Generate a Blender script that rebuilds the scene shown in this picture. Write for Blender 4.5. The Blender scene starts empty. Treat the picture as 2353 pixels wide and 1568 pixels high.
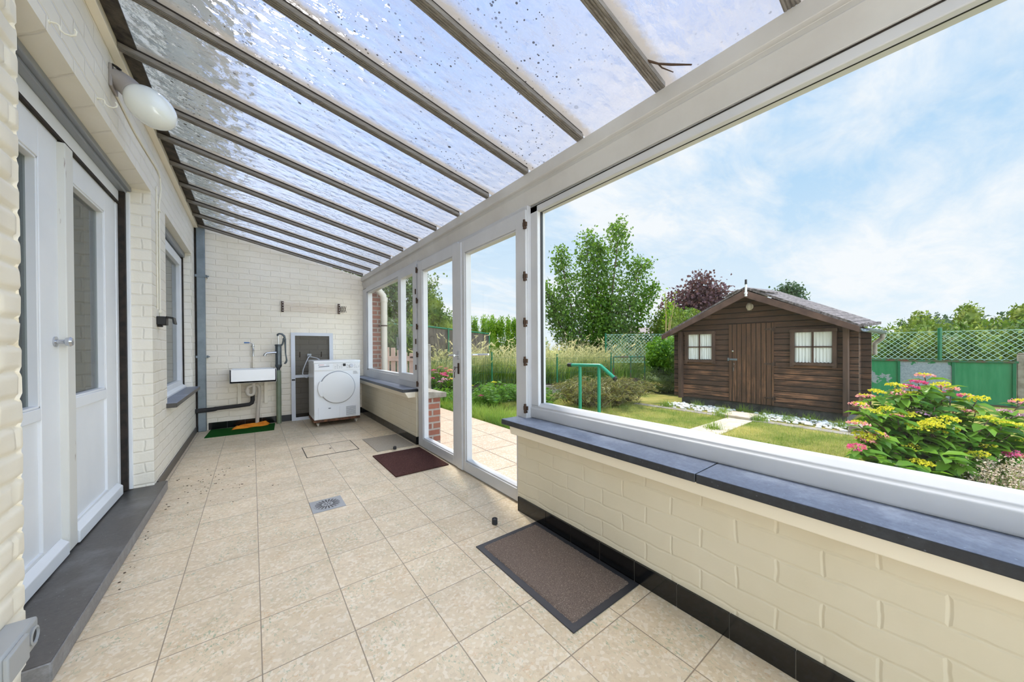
CAMR = ((0.795627, -0.605762, -0.005525), (0.008072, 0.001482, 0.999966), (0.605733, 0.795645, -0.006069))
RAF0, RAFS = 0.36, 0.4885
EXPO = 0.0
SKY_K, GLOW1, GLOW2 = 1.0, 6.0, 1.0
SUN_E, SUN_A = 3.0, 8.0
SKY_K = 1.06
GLOW1, GLOW2 = 0.3, 0.08
SUN_E, SUN_A = 5.5, 6.0
BACK_FILL_K = 4.3  # gain on the unseen sky behind the viewer, added to light the room
import bpy, bmesh, math, random
import numpy as np
from mathutils import Vector, Matrix

random.seed(7)
RNG = np.random.default_rng(11)
scene = bpy.context.scene
C = scene.collection
PI = math.pi

# ------------------------------------------------------------------ helpers
def lin(r, g, b):
    f = lambda c: (c / 255 / 12.92) if c / 255 <= 0.04045 else ((c / 255 + 0.055) / 1.055) ** 2.4
    return (f(r), f(g), f(b), 1.0)

def node_mat(name):
    m = bpy.data.materials.new(name)
    m.use_nodes = True
    nt = m.node_tree
    nt.nodes.clear()
    out = nt.nodes.new('ShaderNodeOutputMaterial')
    return m, nt, out

class N:
    """tiny wrapper that adds nodes and links"""
    def __init__(self, nt):
        self.nt = nt
    def __call__(self, typ, ins=None, **props):
        n = self.nt.nodes.new('ShaderNode' + typ)
        for k, v in props.items():
            setattr(n, k, v)
        for k, v in (ins or {}).items():
            self.set(n, k, v)
        return n
    def set(self, n, k, v):
        s = n.inputs[k]
        if isinstance(v, bpy.types.NodeSocket):
            self.nt.links.new(v, s)
        elif isinstance(v, bpy.types.Node):
            self.nt.links.new(v.outputs[0], s)
        else:
            s.default_value = v
    def math(self, op, a, b=None, c=None, clamp=False):
        n = self('Math', operation=op, use_clamp=clamp)
        for i, v in enumerate((a, b, c)):
            if v is not None:
                self.set(n, i, v)
        return n.outputs[0]
    def mix(self, f, a, b):
        n = self.nt.nodes.new('ShaderNodeMix')
        n.data_type = 'RGBA'
        self.set(n, 0, f); self.set(n, 6, a); self.set(n, 7, b)
        return n.outputs[2]
    def ramp(self, f, p0, p1, a=(0, 0, 0, 1), b=(1, 1, 1, 1)):
        n = self.nt.nodes.new('ShaderNodeValToRGB')
        n.color_ramp.elements[0].position = p0; n.color_ramp.elements[0].color = a
        n.color_ramp.elements[1].position = p1; n.color_ramp.elements[1].color = b
        self.set(n, 0, f)
        return n.outputs[0]
    def noise(self, vec, scale, detail=4, rough=0.5, dist=0.0):
        n = self('TexNoise', {'Scale': scale, 'Detail': detail, 'Roughness': rough, 'Distortion': dist})
        if vec is not None:
            self.set(n, 'Vector', vec)
        return n.outputs[0]

def simple(name, col, rough=0.5, metal=0.0, var=None, bump=None, spec=0.5, coat=0.0, stretch=None, dark=None):
    m, nt, out = node_mat(name)
    n = N(nt)
    tc = n('TexCoord').outputs['Object']
    vec = tc
    if stretch:
        vec = n('Mapping', {'Vector': tc, 'Scale': stretch}).outputs[0]
    p = n('BsdfPrincipled', {'Roughness': rough, 'Metallic': metal, 'Specular IOR Level': spec, 'Coat Weight': coat})
    if var:
        sc, col2 = var[0], var[1]
        lo, hi = (var[2], var[3]) if len(var) > 3 else (0.35, 0.65)
        f = n.ramp(n.noise(vec, sc, 6, 0.6), lo, hi)
        n.set(p, 'Base Color', n.mix(f, col, col2))
    else:
        p.inputs['Base Color'].default_value = col
    if bump:
        h = n.noise(vec, bump[0], 5, 0.6)
        b = n('Bump', {'Height': h, 'Strength': bump[1], 'Distance': bump[2] if len(bump) > 2 else 0.01})
        n.set(p, 'Normal', b.outputs[0])
    nt.links.new(p.outputs[0], out.inputs[0])
    return m

class MB:
    """collects geometry that becomes ONE mesh object"""
    def __init__(self):
        self.v = []; self.f = []; self.mi = []; self.cur = 0
    def add(self, vs, fs, mi=None):
        o = len(self.v)
        self.v.extend([tuple(p) for p in vs])
        self.f.extend([tuple(i + o for i in f) for f in fs])
        self.mi.extend([self.cur if mi is None else mi] * len(fs))
        return self
    def box(self, a, b, mi=None):
        x0, y0, z0 = [min(a[i], b[i]) for i in range(3)]
        x1, y1, z1 = [max(a[i], b[i]) for i in range(3)]
        vs = [(x0, y0, z0), (x1, y0, z0), (x1, y1, z0), (x0, y1, z0), (x0, y0, z1), (x1, y0, z1), (x1, y1, z1), (x0, y1, z1)]
        return self.add(vs, [(0, 3, 2, 1), (4, 5, 6, 7), (0, 1, 5, 4), (1, 2, 6, 5), (2, 3, 7, 6), (3, 0, 4, 7)], mi)
    def obox(self, c, s, M=None, mi=None):
        M = M or Matrix.Identity(3)
        vs = []
        for dz in (-1, 1):
            for dx, dy in ((-1, -1), (1, -1), (1, 1), (-1, 1)):
                vs.append(Vector(c) + M @ Vector((dx * s[0] / 2, dy * s[1] / 2, dz * s[2] / 2)))
        return self.add(vs, [(0, 3, 2, 1), (4, 5, 6, 7), (0, 1, 5, 4), (1, 2, 6, 5), (2, 3, 7, 6), (3, 0, 4, 7)], mi)
    def prism(self, poly, axis, lo, hi, mi=None, shear=None):
        """extrude a polygon along an axis; axis x: poly=(y,z), y: (x,z), z: (x,y)"""
        n = len(poly); vs = []
        for t in (lo, hi):
            for (a, b) in poly:
                if axis == 'x': vs.append((t, a, b))
                elif axis == 'y': vs.append((a, t, b + (shear * t if shear else 0)))
                else: vs.append((a, b, t))
        fs = [tuple(range(n - 1, -1, -1)), tuple(range(n, 2 * n))]
        for i in range(n):
            j = (i + 1) % n
            fs.append((i, j, n + j, n + i))
        return self.add(vs, fs, mi)
    def tube(self, pts, r, n=10, mi=None, caps=True):
        pts = [Vector(p) for p in pts]
        rs = r if isinstance(r, (list, tuple)) else [r] * len(pts)
        vs = []; fs = []
        t0 = (pts[1] - pts[0]).normalized()
        up = Vector((0, 0, 1)) if abs(t0.z) < 0.9 else Vector((1, 0, 0))
        u = t0.cross(up).normalized()
        for i, p in enumerate(pts):
            if i == 0: t = pts[1] - pts[0]
            elif i == len(pts) - 1: t = pts[-1] - pts[-2]
            else: t = (pts[i + 1] - pts[i]).normalized() + (pts[i] - pts[i - 1]).normalized()
            t.normalize()
            u = (u - t * u.dot(t)).normalized()
            w = t.cross(u)
            k = 1.0
            for j in range(n):
                a = 2 * PI * j / n
                vs.append(p + (u * math.cos(a) + w * math.sin(a)) * rs[i] * k)
        for i in range(len(pts) - 1):
            for j in range(n):
                k = (j + 1) % n
                fs.append((i * n + j, i * n + k, (i + 1) * n + k, (i + 1) * n + j))
        if caps:
            fs.append(tuple(range(n - 1, -1, -1)))
            fs.append(tuple((len(pts) - 1) * n + j for j in range(n)))
        return self.add(vs, fs, mi)
    def lathe(self, prof, c, axis=(0, 0, 1), n=20, mi=None):
        """prof: list of (radius, height along axis)"""
        ax = Vector(axis).normalized()
        up = Vector((0, 0, 1)) if abs(ax.z) < 0.9 else Vector((1, 0, 0))
        u = ax.cross(up).normalized(); w = ax.cross(u)
        vs = []; fs = []
        for r, h in prof:
            for j in range(n):
                a = 2 * PI * j / n
                vs.append(Vector(c) + ax * h + (u * math.cos(a) + w * math.sin(a)) * max(r, 1e-5))
        for i in range(len(prof) - 1):
            for j in range(n):
                k = (j + 1) % n
                fs.append((i * n + j, i * n + k, (i + 1) * n + k, (i + 1) * n + j))
        fs.append(tuple(range(n - 1, -1, -1)))
        fs.append(tuple((len(prof) - 1) * n + j for j in range(n)))
        return self.add(vs, fs, mi)
    def ell(self, c, rad, M=None, nu=20, nv=12, mi=None, wob=0.0, seed=0):
        M = M or Matrix.Identity(3)
        rr = random.Random(seed)
        vs = []; fs = []
        for i in range(nv + 1):
            th = PI * i / nv
            for j in range(nu):
                ph = 2 * PI * j / nu
                k = 1 + wob * (rr.random() - 0.5)
                d = Vector((rad[0] * math.sin(th) * math.cos(ph), rad[1] * math.sin(th) * math.sin(ph), rad[2] * math.cos(th))) * k
                vs.append(Vector(c) + M @ d)
        for i in range(nv):
            for j in range(nu):
                k = (j + 1) % nu
                fs.append((i * nu + j, (i + 1) * nu + j, (i + 1) * nu + k, i * nu + k))
        return self.add(vs, fs, mi)
    def grid(self, fn, nu, nv, mi=None):
        vs = [fn(i / nu, j / nv) for i in range(nu + 1) for j in range(nv + 1)]
        fs = [(i * (nv + 1) + j, (i + 1) * (nv + 1) + j, (i + 1) * (nv + 1) + j + 1, i * (nv + 1) + j + 1) for i in range(nu) for j in range(nv)]
        return self.add(vs, fs, mi)

ROOT = {}
def wloc(o):
    return ROOT.get(o.name, Vector((0, 0, 0)))

def obj(name, mb, mats, parent=None, bevel=0.0, sharp=38, fix=True):
    base = wloc(parent) if parent else Vector((0, 0, 0))
    me = bpy.data.meshes.new(name)
    me.from_pydata([(p[0] - base.x, p[1] - base.y, p[2] - base.z) for p in mb.v], [], mb.f)
    if not isinstance(mats, (list, tuple)): mats = [mats]
    for m in mats: me.materials.append(m)
    me.polygons.foreach_set('material_index', mb.mi)
    if fix:
        bm = bmesh.new(); bm.from_mesh(me)
        bmesh.ops.recalc_face_normals(bm, faces=bm.faces)
        bm.to_mesh(me); bm.free()
    me.polygons.foreach_set('use_smooth', [True] * len(me.polygons))
    me.set_sharp_from_angle(angle=math.radians(sharp))
    me.update()
    o = bpy.data.objects.new(name, me)
    C.objects.link(o)
    if parent:
        o.parent = parent
        ROOT[o.name] = base
    if bevel:
        md = o.modifiers.new('bevel', 'BEVEL'); md.width = bevel; md.segments = 2; md.limit_method = 'ANGLE'; md.angle_limit = math.radians(40)
        md.harden_normals = False
    return o

def npobj(name, V, F, mat, parent=None, mi=None, smooth=False):
    """fast mesh from numpy arrays; F is (m,k)"""
    base = wloc(parent) if parent else Vector((0, 0, 0))
    V = np.asarray(V, dtype=np.float32) - np.array(base, dtype=np.float32)
    me = bpy.data.meshes.new(name)
    m, k = F.shape
    me.vertices.add(len(V)); me.vertices.foreach_set('co', V.ravel())
    me.loops.add(m * k); me.loops.foreach_set('vertex_index', F.astype(np.int32).ravel())
    me.polygons.add(m); me.polygons.foreach_set('loop_start', np.arange(0, m * k, k, dtype=np.int32))
    mats = mat if isinstance(mat, (list, tuple)) else [mat]
    for x in mats: me.materials.append(x)
    if mi is not None: me.polygons.foreach_set('material_index', np.asarray(mi, dtype=np.int32))
    me.update(calc_edges=True)
    if smooth: me.polygons.foreach_set('use_smooth', [True] * m)
    o = bpy.data.objects.new(name, me); C.objects.link(o)
    if parent:
        o.parent = parent; ROOT[o.name] = base
    return o

def tag(o, label=None, cat=None, group=None, kind=None):
    if label: o['label'] = label
    if cat: o['category'] = cat
    if group: o['group'] = group
    if kind: o['kind'] = kind
    return o

def thing(name, label, cat, loc, group=None, kind=None):
    o = bpy.data.objects.new(name, None); C.objects.link(o)
    o.empty_display_size = 0.1
    o.location = loc
    ROOT[o.name] = Vector(loc)
    return tag(o, label, cat, group, kind)

def arc(c, r, a0, a1, n, plane='xz'):
    pts = []
    for i in range(n + 1):
        a = a0 + (a1 - a0) * i / n
        p = list(c)
        if plane == 'xz': p[0] += r * math.cos(a); p[2] += r * math.sin(a)
        elif plane == 'yz': p[1] += r * math.cos(a); p[2] += r * math.sin(a)
        else: p[0] += r * math.cos(a); p[1] += r * math.sin(a)
        pts.append(tuple(p))
    return pts

def rotz(a): return Matrix.Rotation(a, 3, 'Z')
def rotx(a): return Matrix.Rotation(a, 3, 'X')
def roty(a): return Matrix.Rotation(a, 3, 'Y')

# ------------------------------------------------------------------ camera
cam_d = bpy.data.cameras.new('camera'); cam = bpy.data.objects.new('camera', cam_d); C.objects.link(cam)
cam_d.sensor_width = 36.0
cam_d.lens = 784.3 * 36.0 / 2353.0
cam_d.shift_y = 18.8 / 2353.0
cam_d.clip_start = 0.02; cam_d.clip_end = 500
Rv, Uv, Fv = CAMR
cam.matrix_world = Matrix(((Rv[0], Uv[0], -Fv[0], 0), (Rv[1], Uv[1], -Fv[1], 0), (Rv[2], Uv[2], -Fv[2], 1.1286), (0, 0, 0, 1)))
scene.camera = cam
scene.view_settings.view_transform = 'Standard'
scene.view_settings.look = 'None'
scene.view_settings.gamma = 1.0
scene.view_settings.exposure = EXPO
scene.view_settings.use_curve_mapping = False
scene.cycles.use_denoising = True
scene.cycles.max_bounces = 7
scene.cycles.diffuse_bounces = 4
scene.cycles.glossy_bounces = 3
scene.cycles.transmission_bounces = 6
scene.cycles.transparent_max_bounces = 16
scene.cycles.sample_clamp_indirect = 6.0
scene.cycles.blur_glossy = 0.5
scene.cycles.use_adaptive_sampling = True
scene.cycles.adaptive_threshold = 0.07
# ------------------------------------------------------------------ materials
def painted_brick(name, col, bw=0.25, rh=0.086, relief=1.0, off=(0.0, 0.0), mortar=0.010):
    m, nt, out = node_mat(name); n = N(nt)
    tc = n('TexCoord').outputs['Object']
    s = n('SeparateXYZ', {0: tc})
    u = n.math('ADD', s.outputs[0], s.outputs[1])
    wob = n('TexNoise', {'Vector': tc, 'Scale': 7.0, 'Detail': 3.0})
    wx = n.math('MULTIPLY', n.math('SUBTRACT', wob.outputs[0], 0.5), 0.030)
    u2 = n.math('ADD', n.math('ADD', u, off[0]), wx)
    v2 = n.math('ADD', n.math('ADD', s.outputs[2], off[1]), wx)
    vec = n('CombineXYZ', {0: u2, 1: v2})
    br = n('TexBrick', {'Vector': vec, 'Scale': 1.0, 'Mortar Size': mortar, 'Mortar Smooth': 1.0, 'Brick Width': bw, 'Row Height': rh, 'Bias': 0.0})
    mort = br.outputs['Fac']
    rough_n = n.noise(tc, 38, 5, 0.65)
    blob = n.noise(tc, 5.5, 3, 0.5)
    h = n.math('ADD', n.math('MULTIPLY', mort, -1.0), n.math('MULTIPLY', rough_n, 0.30))
    h = n.math('ADD', h, n.math('MULTIPLY', blob, 0.55))
    b = n('Bump', {'Height': h, 'Strength': 0.6 * relief, 'Distance': 0.008})
    tone = n.mix(n.ramp(n.noise(tc, 2.1, 4, 0.6), 0.35, 0.7), col, (col[0] * 0.93, col[1] * 0.92, col[2] * 0.88, 1))
    p = n('BsdfPrincipled', {'Base Color': tone, 'Roughness': 0.55, 'Specular IOR Level': 0.35, 'Normal': b.outputs[0]})
    nt.links.new(p.outputs[0], out.inputs[0])
    return m

def red_brick(name, rh=0.078):
    m, nt, out = node_mat(name); n = N(nt)
    tc = n('TexCoord').outputs['Object']
    s = n('SeparateXYZ', {0: tc})
    u = n.math('ADD', s.outputs[0], s.outputs[1])
    vec = n('CombineXYZ', {0: u, 1: s.outputs[2]})
    br = n('TexBrick', {'Vector': vec, 'Scale': 1.0, 'Mortar Size': 0.012, 'Mortar Smooth': 0.2, 'Brick Width': 0.2, 'Row Height': rh, 'Bias': -0.2,
                        'Color1': lin(150, 92, 72), 'Color2': lin(112, 66, 54), 'Mortar': lin(160, 150, 140)})
    c = n.mix(n.ramp(n.noise(tc, 30, 5, 0.6), 0.3, 0.75), br.outputs[0], lin(96, 56, 48))
    c = n.mix(0.3, br.outputs[0], c)
    b = n('Bump', {'Height': n.math('SUBTRACT', n.math('MULTIPLY', n.noise(tc, 60, 4), 0.4), br.outputs['Fac']), 'Strength': 0.7, 'Distance': 0.006})
    p = n('BsdfPrincipled', {'Base Color': c, 'Roughness': 0.85, 'Normal': b.outputs[0]})
    nt.links.new(p.outputs[0], out.inputs[0])
    return m

def tile_floor(name, size, x0, y0, base, green, orange, grout, gw=0.0022, sizey=None):
    m, nt, out = node_mat(name); n = N(nt)
    tc = n('TexCoord').outputs['Object']
    s = n('SeparateXYZ', {0: tc})
    def edge(sock, o, size):
        t = n.math('DIVIDE', n.math('SUBTRACT', sock, o), size)
        fr = n.math('FRACT', t)
        d = n.math('MINIMUM', fr, n.math('SUBTRACT', 1.0, fr))
        return n.math('MULTIPLY', d, size), n.math('FLOOR', t)
    dx, ix = edge(s.outputs[0], x0, size); dy, iy = edge(s.outputs[1], y0, sizey or size)
    d = n.math('MINIMUM', dx, dy)
    g = n('MapRange', {'Value': d, 'From Min': gw * 0.55, 'From Max': gw * 1.2}); gm = g.outputs[0]
    cell = n('TexWhiteNoise', {'Vector': n('CombineXYZ', {0: ix, 1: iy}).outputs[0]}, noise_dimensions='3D')
    offs = n('VectorMath', {0: tc, 1: n('VectorMath', {0: cell.outputs[1], 'Scale': 20.0}, operation='SCALE').outputs[0]}, operation='ADD').outputs[0]
    mott = n.noise(offs, 9, 6, 0.65)
    c = n.mix(n.ramp(mott, 0.3, 0.72), base, (base[0] * 0.80, base[1] * 0.775, base[2] * 0.71, 1))
    chips = n('TexVoronoi', {'Vector': offs, 'Scale': 85.0, 'Randomness': 1.0})
    chipv = n('SeparateColor', {0: chips.outputs['Color']}).outputs[0]
    c = n.mix(n.math('MULTIPLY', n.math('GREATER_THAN', chipv, 0.78), 0.30), c, lin(240, 232, 218))
    c = n.mix(n.math('MULTIPLY', n.math('LESS_THAN', chipv, 0.16), 0.22), c, lin(172, 150, 126))
    str1 = n('Mapping', {'Vector': offs, 'Scale': (1.0, 0.55, 1.0)}).outputs[0]
    fine = n.noise(str1, 95, 3, 0.7, 0.6)
    gmask = n.math('MULTIPLY', n.ramp(n.noise(offs, 6.0, 3, 0.55), 0.44, 0.62), n.ramp(fine, 0.56, 0.64))
    c = n.mix(n.math('MULTIPLY', gmask, 0.65), c, green)
    offs2 = n('VectorMath', {0: offs, 1: (7.3, 3.1, 0)}, operation='ADD').outputs[0]
    omask = n.math('MULTIPLY', n.ramp(n.noise(offs2, 7.0, 3, 0.55), 0.46, 0.64), n.ramp(n.noise(offs2, 80, 3, 0.7, 0.5), 0.54, 0.66))
    c = n.mix(n.math('MULTIPLY', omask, 0.5), c, orange)
    dirt = n.ramp(n.noise(tc, 3.2, 6, 0.7), 0.60, 0.78)
    c = n.mix(n.math('MULTIPLY', dirt, 0.22), c, lin(150, 118, 78))
    c = n.mix(gm, grout, c)
    vt = n.math('ADD', 0.94, n.math('MULTIPLY', cell.outputs[0], 0.1))
    c = n('VectorMath', {0: c, 'Scale': vt}, operation='SCALE').outputs[0]
    b = n('Bump', {'Height': n.math('ADD', gm, n.math('MULTIPLY', mott, 0.25)), 'Strength': 0.4, 'Distance': 0.002})
    p = n('BsdfPrincipled', {'Base Color': c, 'Roughness': n.math('ADD', 0.30, n.math('MULTIPLY', mott, 0.22)), 'Specular IOR Level': 0.45, 'Normal': b.outputs[0]})
    nt.links.new(p.outputs[0], out.inputs[0])
    return m

def glass_mat(name, tint=(0.985, 0.99, 0.985, 1), refl=0.35, ior=1.45):
    m, nt, out = node_mat(name); n = N(nt)
    t = n('BsdfTransparent', {'Color': tint})
    g = n('BsdfGlossy', {'Roughness': 0.0, 'Color': (1, 1, 1, 1)})
    fc = n('LayerWeight', {'Blend': 0.5}).outputs['Facing']
    f0 = ((ior - 1) / (ior + 1)) ** 2
    f = n.math('MULTIPLY', n.math('ADD', f0, n.math('MULTIPLY', n.math('POWER', fc, 5.0), 1 - f0)), refl, clamp=True)
    mx = n('MixShader', {0: f, 1: t.outputs[0], 2: g.outputs[0]})
    nt.links.new(mx.outputs[0], out.inputs[0])
    return m

def roof_sheet(name):
    """clear hammered plastic sheet, weathered with specks of lichen and grime beside the bars"""
    m, nt, out = node_mat(name); n = N(nt)
    tc = n('TexCoord').outputs['Object']
    st = n('Mapping', {'Vector': tc, 'Scale': (0.62, 1.0, 1.0)}).outputs[0]
    wob = n('TexNoise', {'Vector': st, 'Scale': 14.0, 'Detail': 2.0})
    wv = n('VectorMath', {0: wob.outputs[1], 'Scale': 0.035}, operation='SCALE').outputs[0]
    sv = n('VectorMath', {0: st, 1: wv}, operation='ADD').outputs[0]
    vo = n('TexVoronoi', {'Vector': sv, 'Scale': 21.0, 'Randomness': 0.9}, feature='SMOOTH_F1')
    h = n.math('ADD', n.math('MULTIPLY', vo.outputs[0], 1.0), n.math('MULTIPLY', n.noise(st, 55, 2), 0.25))
    b = n('Bump', {'Height': h, 'Strength': 1.0, 'Distance': 0.020})
    refr = n('BsdfRefraction', {'Color': (0.76, 0.78, 0.89, 1), 'Roughness': 0.24, 'IOR': 1.25, 'Normal': b.outputs[0]})
    tran = n('BsdfTransparent', {'Color': (0.77, 0.79, 0.88, 1)})
    trl = n('BsdfTranslucent', {'Color': (0.90, 0.91, 0.95, 1), 'Normal': b.outputs[0]})
    glo = n('BsdfGlossy', {'Roughness': 0.12, 'Normal': b.outputs[0], 'Color': (1, 1, 1, 1)})
    a = n('MixShader', {0: 0.20, 1: refr.outputs[0], 2: tran.outputs[0]})
    a = n('MixShader', {0: 0.13, 1: a.outputs[0], 2: trl.outputs[0]})
    fc = n('LayerWeight', {'Blend': 0.5, 'Normal': b.outputs[0]}).outputs['Facing']
    a = n('MixShader', {0: n.math('ADD', 0.03, n.math('MULTIPLY', n.math('POWER', fc, 4.0), 0.6)), 1: a.outputs[0], 2: glo.outputs[0]})
    # grime: specks, dusty film, dirt along the bars
    s = n('SeparateXYZ', {0: tc})
    sp = n('TexVoronoi', {'Vector': tc, 'Scale': 16.0, 'Randomness': 1.0})
    spn = n('SeparateColor', {0: sp.outputs['Color']})
    rad = n.math('MULTIPLY', n.math('POWER', spn.outputs[0], 5.0), 0.20)
    big = n.ramp(n.noise(tc, 1.3, 3), 0.42, 0.60)
    spots = n.math('MULTIPLY', n.math('LESS_THAN', sp.outputs[0], rad), big)
    sp2 = n('TexVoronoi', {'Vector': tc, 'Scale': 75.0, 'Randomness': 1.0})
    sp2n = n('SeparateColor', {0: sp2.outputs['Color']})
    spots2 = n.math('MULTIPLY', n.math('LESS_THAN', sp2.outputs[0], n.math('MULTIPLY', n.math('POWER', sp2n.outputs[1], 6.0), 0.45)), n.ramp(n.noise(tc, 2.0, 4), 0.42, 0.6))
    fr_y = n.math('FRACT', n.math('DIVIDE', n.math('SUBTRACT', s.outputs[1], RAF0), RAFS))
    edge_n = n.math('MULTIPLY', n.noise(tc, 40, 4, 0.7), 0.10)
    near_bar = n.math('SUBTRACT', 1.0, n('MapRange', {'Value': n.math('ADD', n.math('SUBTRACT', 1.0, fr_y), edge_n), 'From Min': 0.13, 'From Max': 0.24}).outputs[0])
    low = n('MapRange', {'Value': n.math('ADD', s.outputs[0], n.math('MULTIPLY', n.noise(tc, 14, 5, 0.7), 0.5)), 'From Min': 0.95, 'From Max': 2.0}).outputs[0]
    film = n.math('MULTIPLY', n.ramp(n.noise(n('Mapping', {'Vector': tc, 'Scale': (0.5, 1.4, 1)}).outputs[0], 9, 6, 0.7), 0.36, 0.75), 0.42)
    dark = n('BsdfDiffuse', {'Color': lin(64, 56, 48)})
    dust = n('MixShader', {0: 0.22, 1: n('BsdfDiffuse', {'Color': lin(176, 162, 146)}).outputs[0], 2: n('BsdfTranslucent', {'Color': lin(210, 200, 188)}).outputs[0]})
    fdust = n.math('MAXIMUM', n.math('MAXIMUM', n.math('MULTIPLY', near_bar, 0.92), film), n.math('MULTIPLY', low, 0.45))
    a = n('MixShader', {0: fdust, 1: a.outputs[0], 2: dust.outputs[0]})
    a = n('MixShader', {0: n.math('MULTIPLY', n.math('MAXIMUM', spots, spots2), 0.85), 1: a.outputs[0], 2: dark.outputs[0]})
    nt.links.new(a.outputs[0], out.inputs[0])
    return m

def clear_mat(name):
    m, nt, out = node_mat(name); n = N(nt)
    t = n('BsdfTransparent', {'Color': (0.985, 0.985, 0.99, 1)})
    nt.links.new(t.outputs[0], out.inputs[0])
    return m

def leaf_mat(name, c1, c2, trans=0.4, rough=0.5, tip=None):
    m, nt, out = node_mat(name); n = N(nt)
    geo = n('NewGeometry')
    c = n.mix(geo.outputs['Random Per Island'], c1, c2)
    if tip:
        tc = n('TexCoord').outputs['Object']
        c = n.mix(n.ramp(n.noise(tc, 1.6, 3), 0.42, 0.66), c, tip)
    p = n('BsdfPrincipled', {'Base Color': c, 'Roughness': rough, 'Specular IOR Level': 0.3})
    t = n('BsdfTranslucent', {'Color': n.mix(0.35, c, (c2[0] * 1.5, c2[1] * 1.5, c2[2] * 0.6, 1))})
    mx = n('MixShader', {0: trans, 1: p.outputs[0], 2: t.outputs[0]})
    nt.links.new(mx.outputs[0], out.inputs[0])
    return m

def plank_wood(name, horiz=True, pitch=0.098, base=lin(62, 46, 38), worn=lin(128, 90, 62), dark=lin(34, 26, 23), off=0.0, wornness=0.5):
    m, nt, out = node_mat(name); n = N(nt)
    tc = n('TexCoord').outputs['Object']
    s = n('SeparateXYZ', {0: tc})
    u = n.math('ADD', s.outputs[0], s.outputs[1])
    a = s.outputs[2] if horiz else u
    t = n.math('DIVIDE', n.math('ADD', a, off), pitch)
    fr = n.math('FRACT', t); idx = n.math('FLOOR', t)
    d = n.math('MINIMUM', fr, n.math('SUBTRACT', 1.0, fr))
    gap = n('MapRange', {'Value': d, 'From Min': 0.035, 'From Max': 0.11}).outputs[0]
    rnd = n('TexWhiteNoise', {'W': idx}, noise_dimensions='1D').outputs[0]
    sc = (1.2, 1.2, 22) if horiz else (22, 22, 1.2)
    grain = n('Mapping', {'Vector': tc, 'Scale': sc}).outputs[0]
    shift = n('VectorMath', {0: grain, 1: n('CombineXYZ', {0: n.math('MULTIPLY', rnd, 30.0)}).outputs[0]}, operation='ADD').outputs[0]
    g = n.noise(shift, 2.2, 7, 0.68)
    g2 = n.noise(tc, 2.3, 4, 0.6)
    height = n('MapRange', {'Value': s.outputs[2], 'From Min': 1.5, 'From Max': 0.1}).outputs[0]
    wv = n.math('MULTIPLY', n.ramp(n.math('ADD', g, n.math('MULTIPLY', n.math('SUBTRACT', rnd, 0.5), 0.16)), 0.47, 0.70), n.math('MULTIPLY', n.ramp(g2, 0.35, 0.6), n.math('ADD', 0.15, height)))
    c = n.mix(rnd, base, (base[0] * 0.78, base[1] * 0.78, base[2] * 0.8, 1))
    c = n.mix(n.math('MULTIPLY', wv, wornness, clamp=True), c, worn)
    c = n.mix(gap, dark, c)
    b = n('Bump', {'Height': n.math('ADD', gap, n.math('MULTIPLY', g, 0.4)), 'Strength': 0.7, 'Distance': 0.006})
    p = n('BsdfPrincipled', {'Base Color': c, 'Roughness': 0.62, 'Specular IOR Level': 0.3, 'Normal': b.outputs[0]})
    nt.links.new(p.outputs[0], out.inputs[0])
    return m

def peeled_metal(name, paint, bare, thresh):
    m, nt, out = node_mat(name); n = N(nt)
    tc = n('TexCoord').outputs['Object']
    f = n.math('GREATER_THAN', n.math('ADD', n.noise(tc, 1.5, 5, 0.6), n.math('MULTIPLY', n.noise(tc, 22, 3), 0.05)), thresh)
    spang = n('TexVoronoi', {'Vector': tc, 'Scale': 45.0})
    bc = n.mix(n('SeparateColor', {0: spang.outputs['Color']}).outputs[0], bare, (bare[0] * 0.72, bare[1] * 0.74, bare[2] * 0.78, 1))
    st = n('Mapping', {'Vector': tc, 'Scale': (6, 6, 0.8)}).outputs[0]
    pc = n.mix(n.ramp(n.noise(st, 2.2, 5, 0.7), 0.4, 0.75), paint, (paint[0] * 1.8 + 0.03, paint[1] * 1.25 + 0.02, paint[2] * 1.4 + 0.02, 1))
    speck = n.math('MULTIPLY', n.ramp(n.noise(tc, 70, 3, 0.6), 0.66, 0.70), 0.7)
    pc = n.mix(speck, pc, lin(170, 150, 120))
    c = n.mix(f, pc, bc)
    p = n('BsdfPrincipled', {'Base Color': c, 'Roughness': 0.45, 'Metallic': n.math('MULTIPLY', f, 0.4)})
    nt.links.new(p.outputs[0], out.inputs[0])
    return m

def two_tone_carpet(name, a, b, c3, scale, dist=0.006):
    m, nt, out = node_mat(name); n = N(nt)
    tc = n('TexCoord').outputs['Object']
    f = n.noise(tc, scale, 2, 0.8)
    f2 = n.noise(tc, scale * 0.45, 3, 0.8)
    c = n.mix(n.ramp(f, 0.38, 0.62), a, b)
    c = n.mix(n.ramp(f2, 0.55, 0.68), c, c3)
    bm_ = n('Bump', {'Height': f, 'Strength': 1.0, 'Distance': dist})
    p = n('BsdfPrincipled', {'Base Color': c, 'Roughness': 1.0, 'Specular IOR Level': 0.1, 'Normal': bm_.outputs[0]})
    nt.links.new(p.outputs[0], out.inputs[0])
    return m

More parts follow.
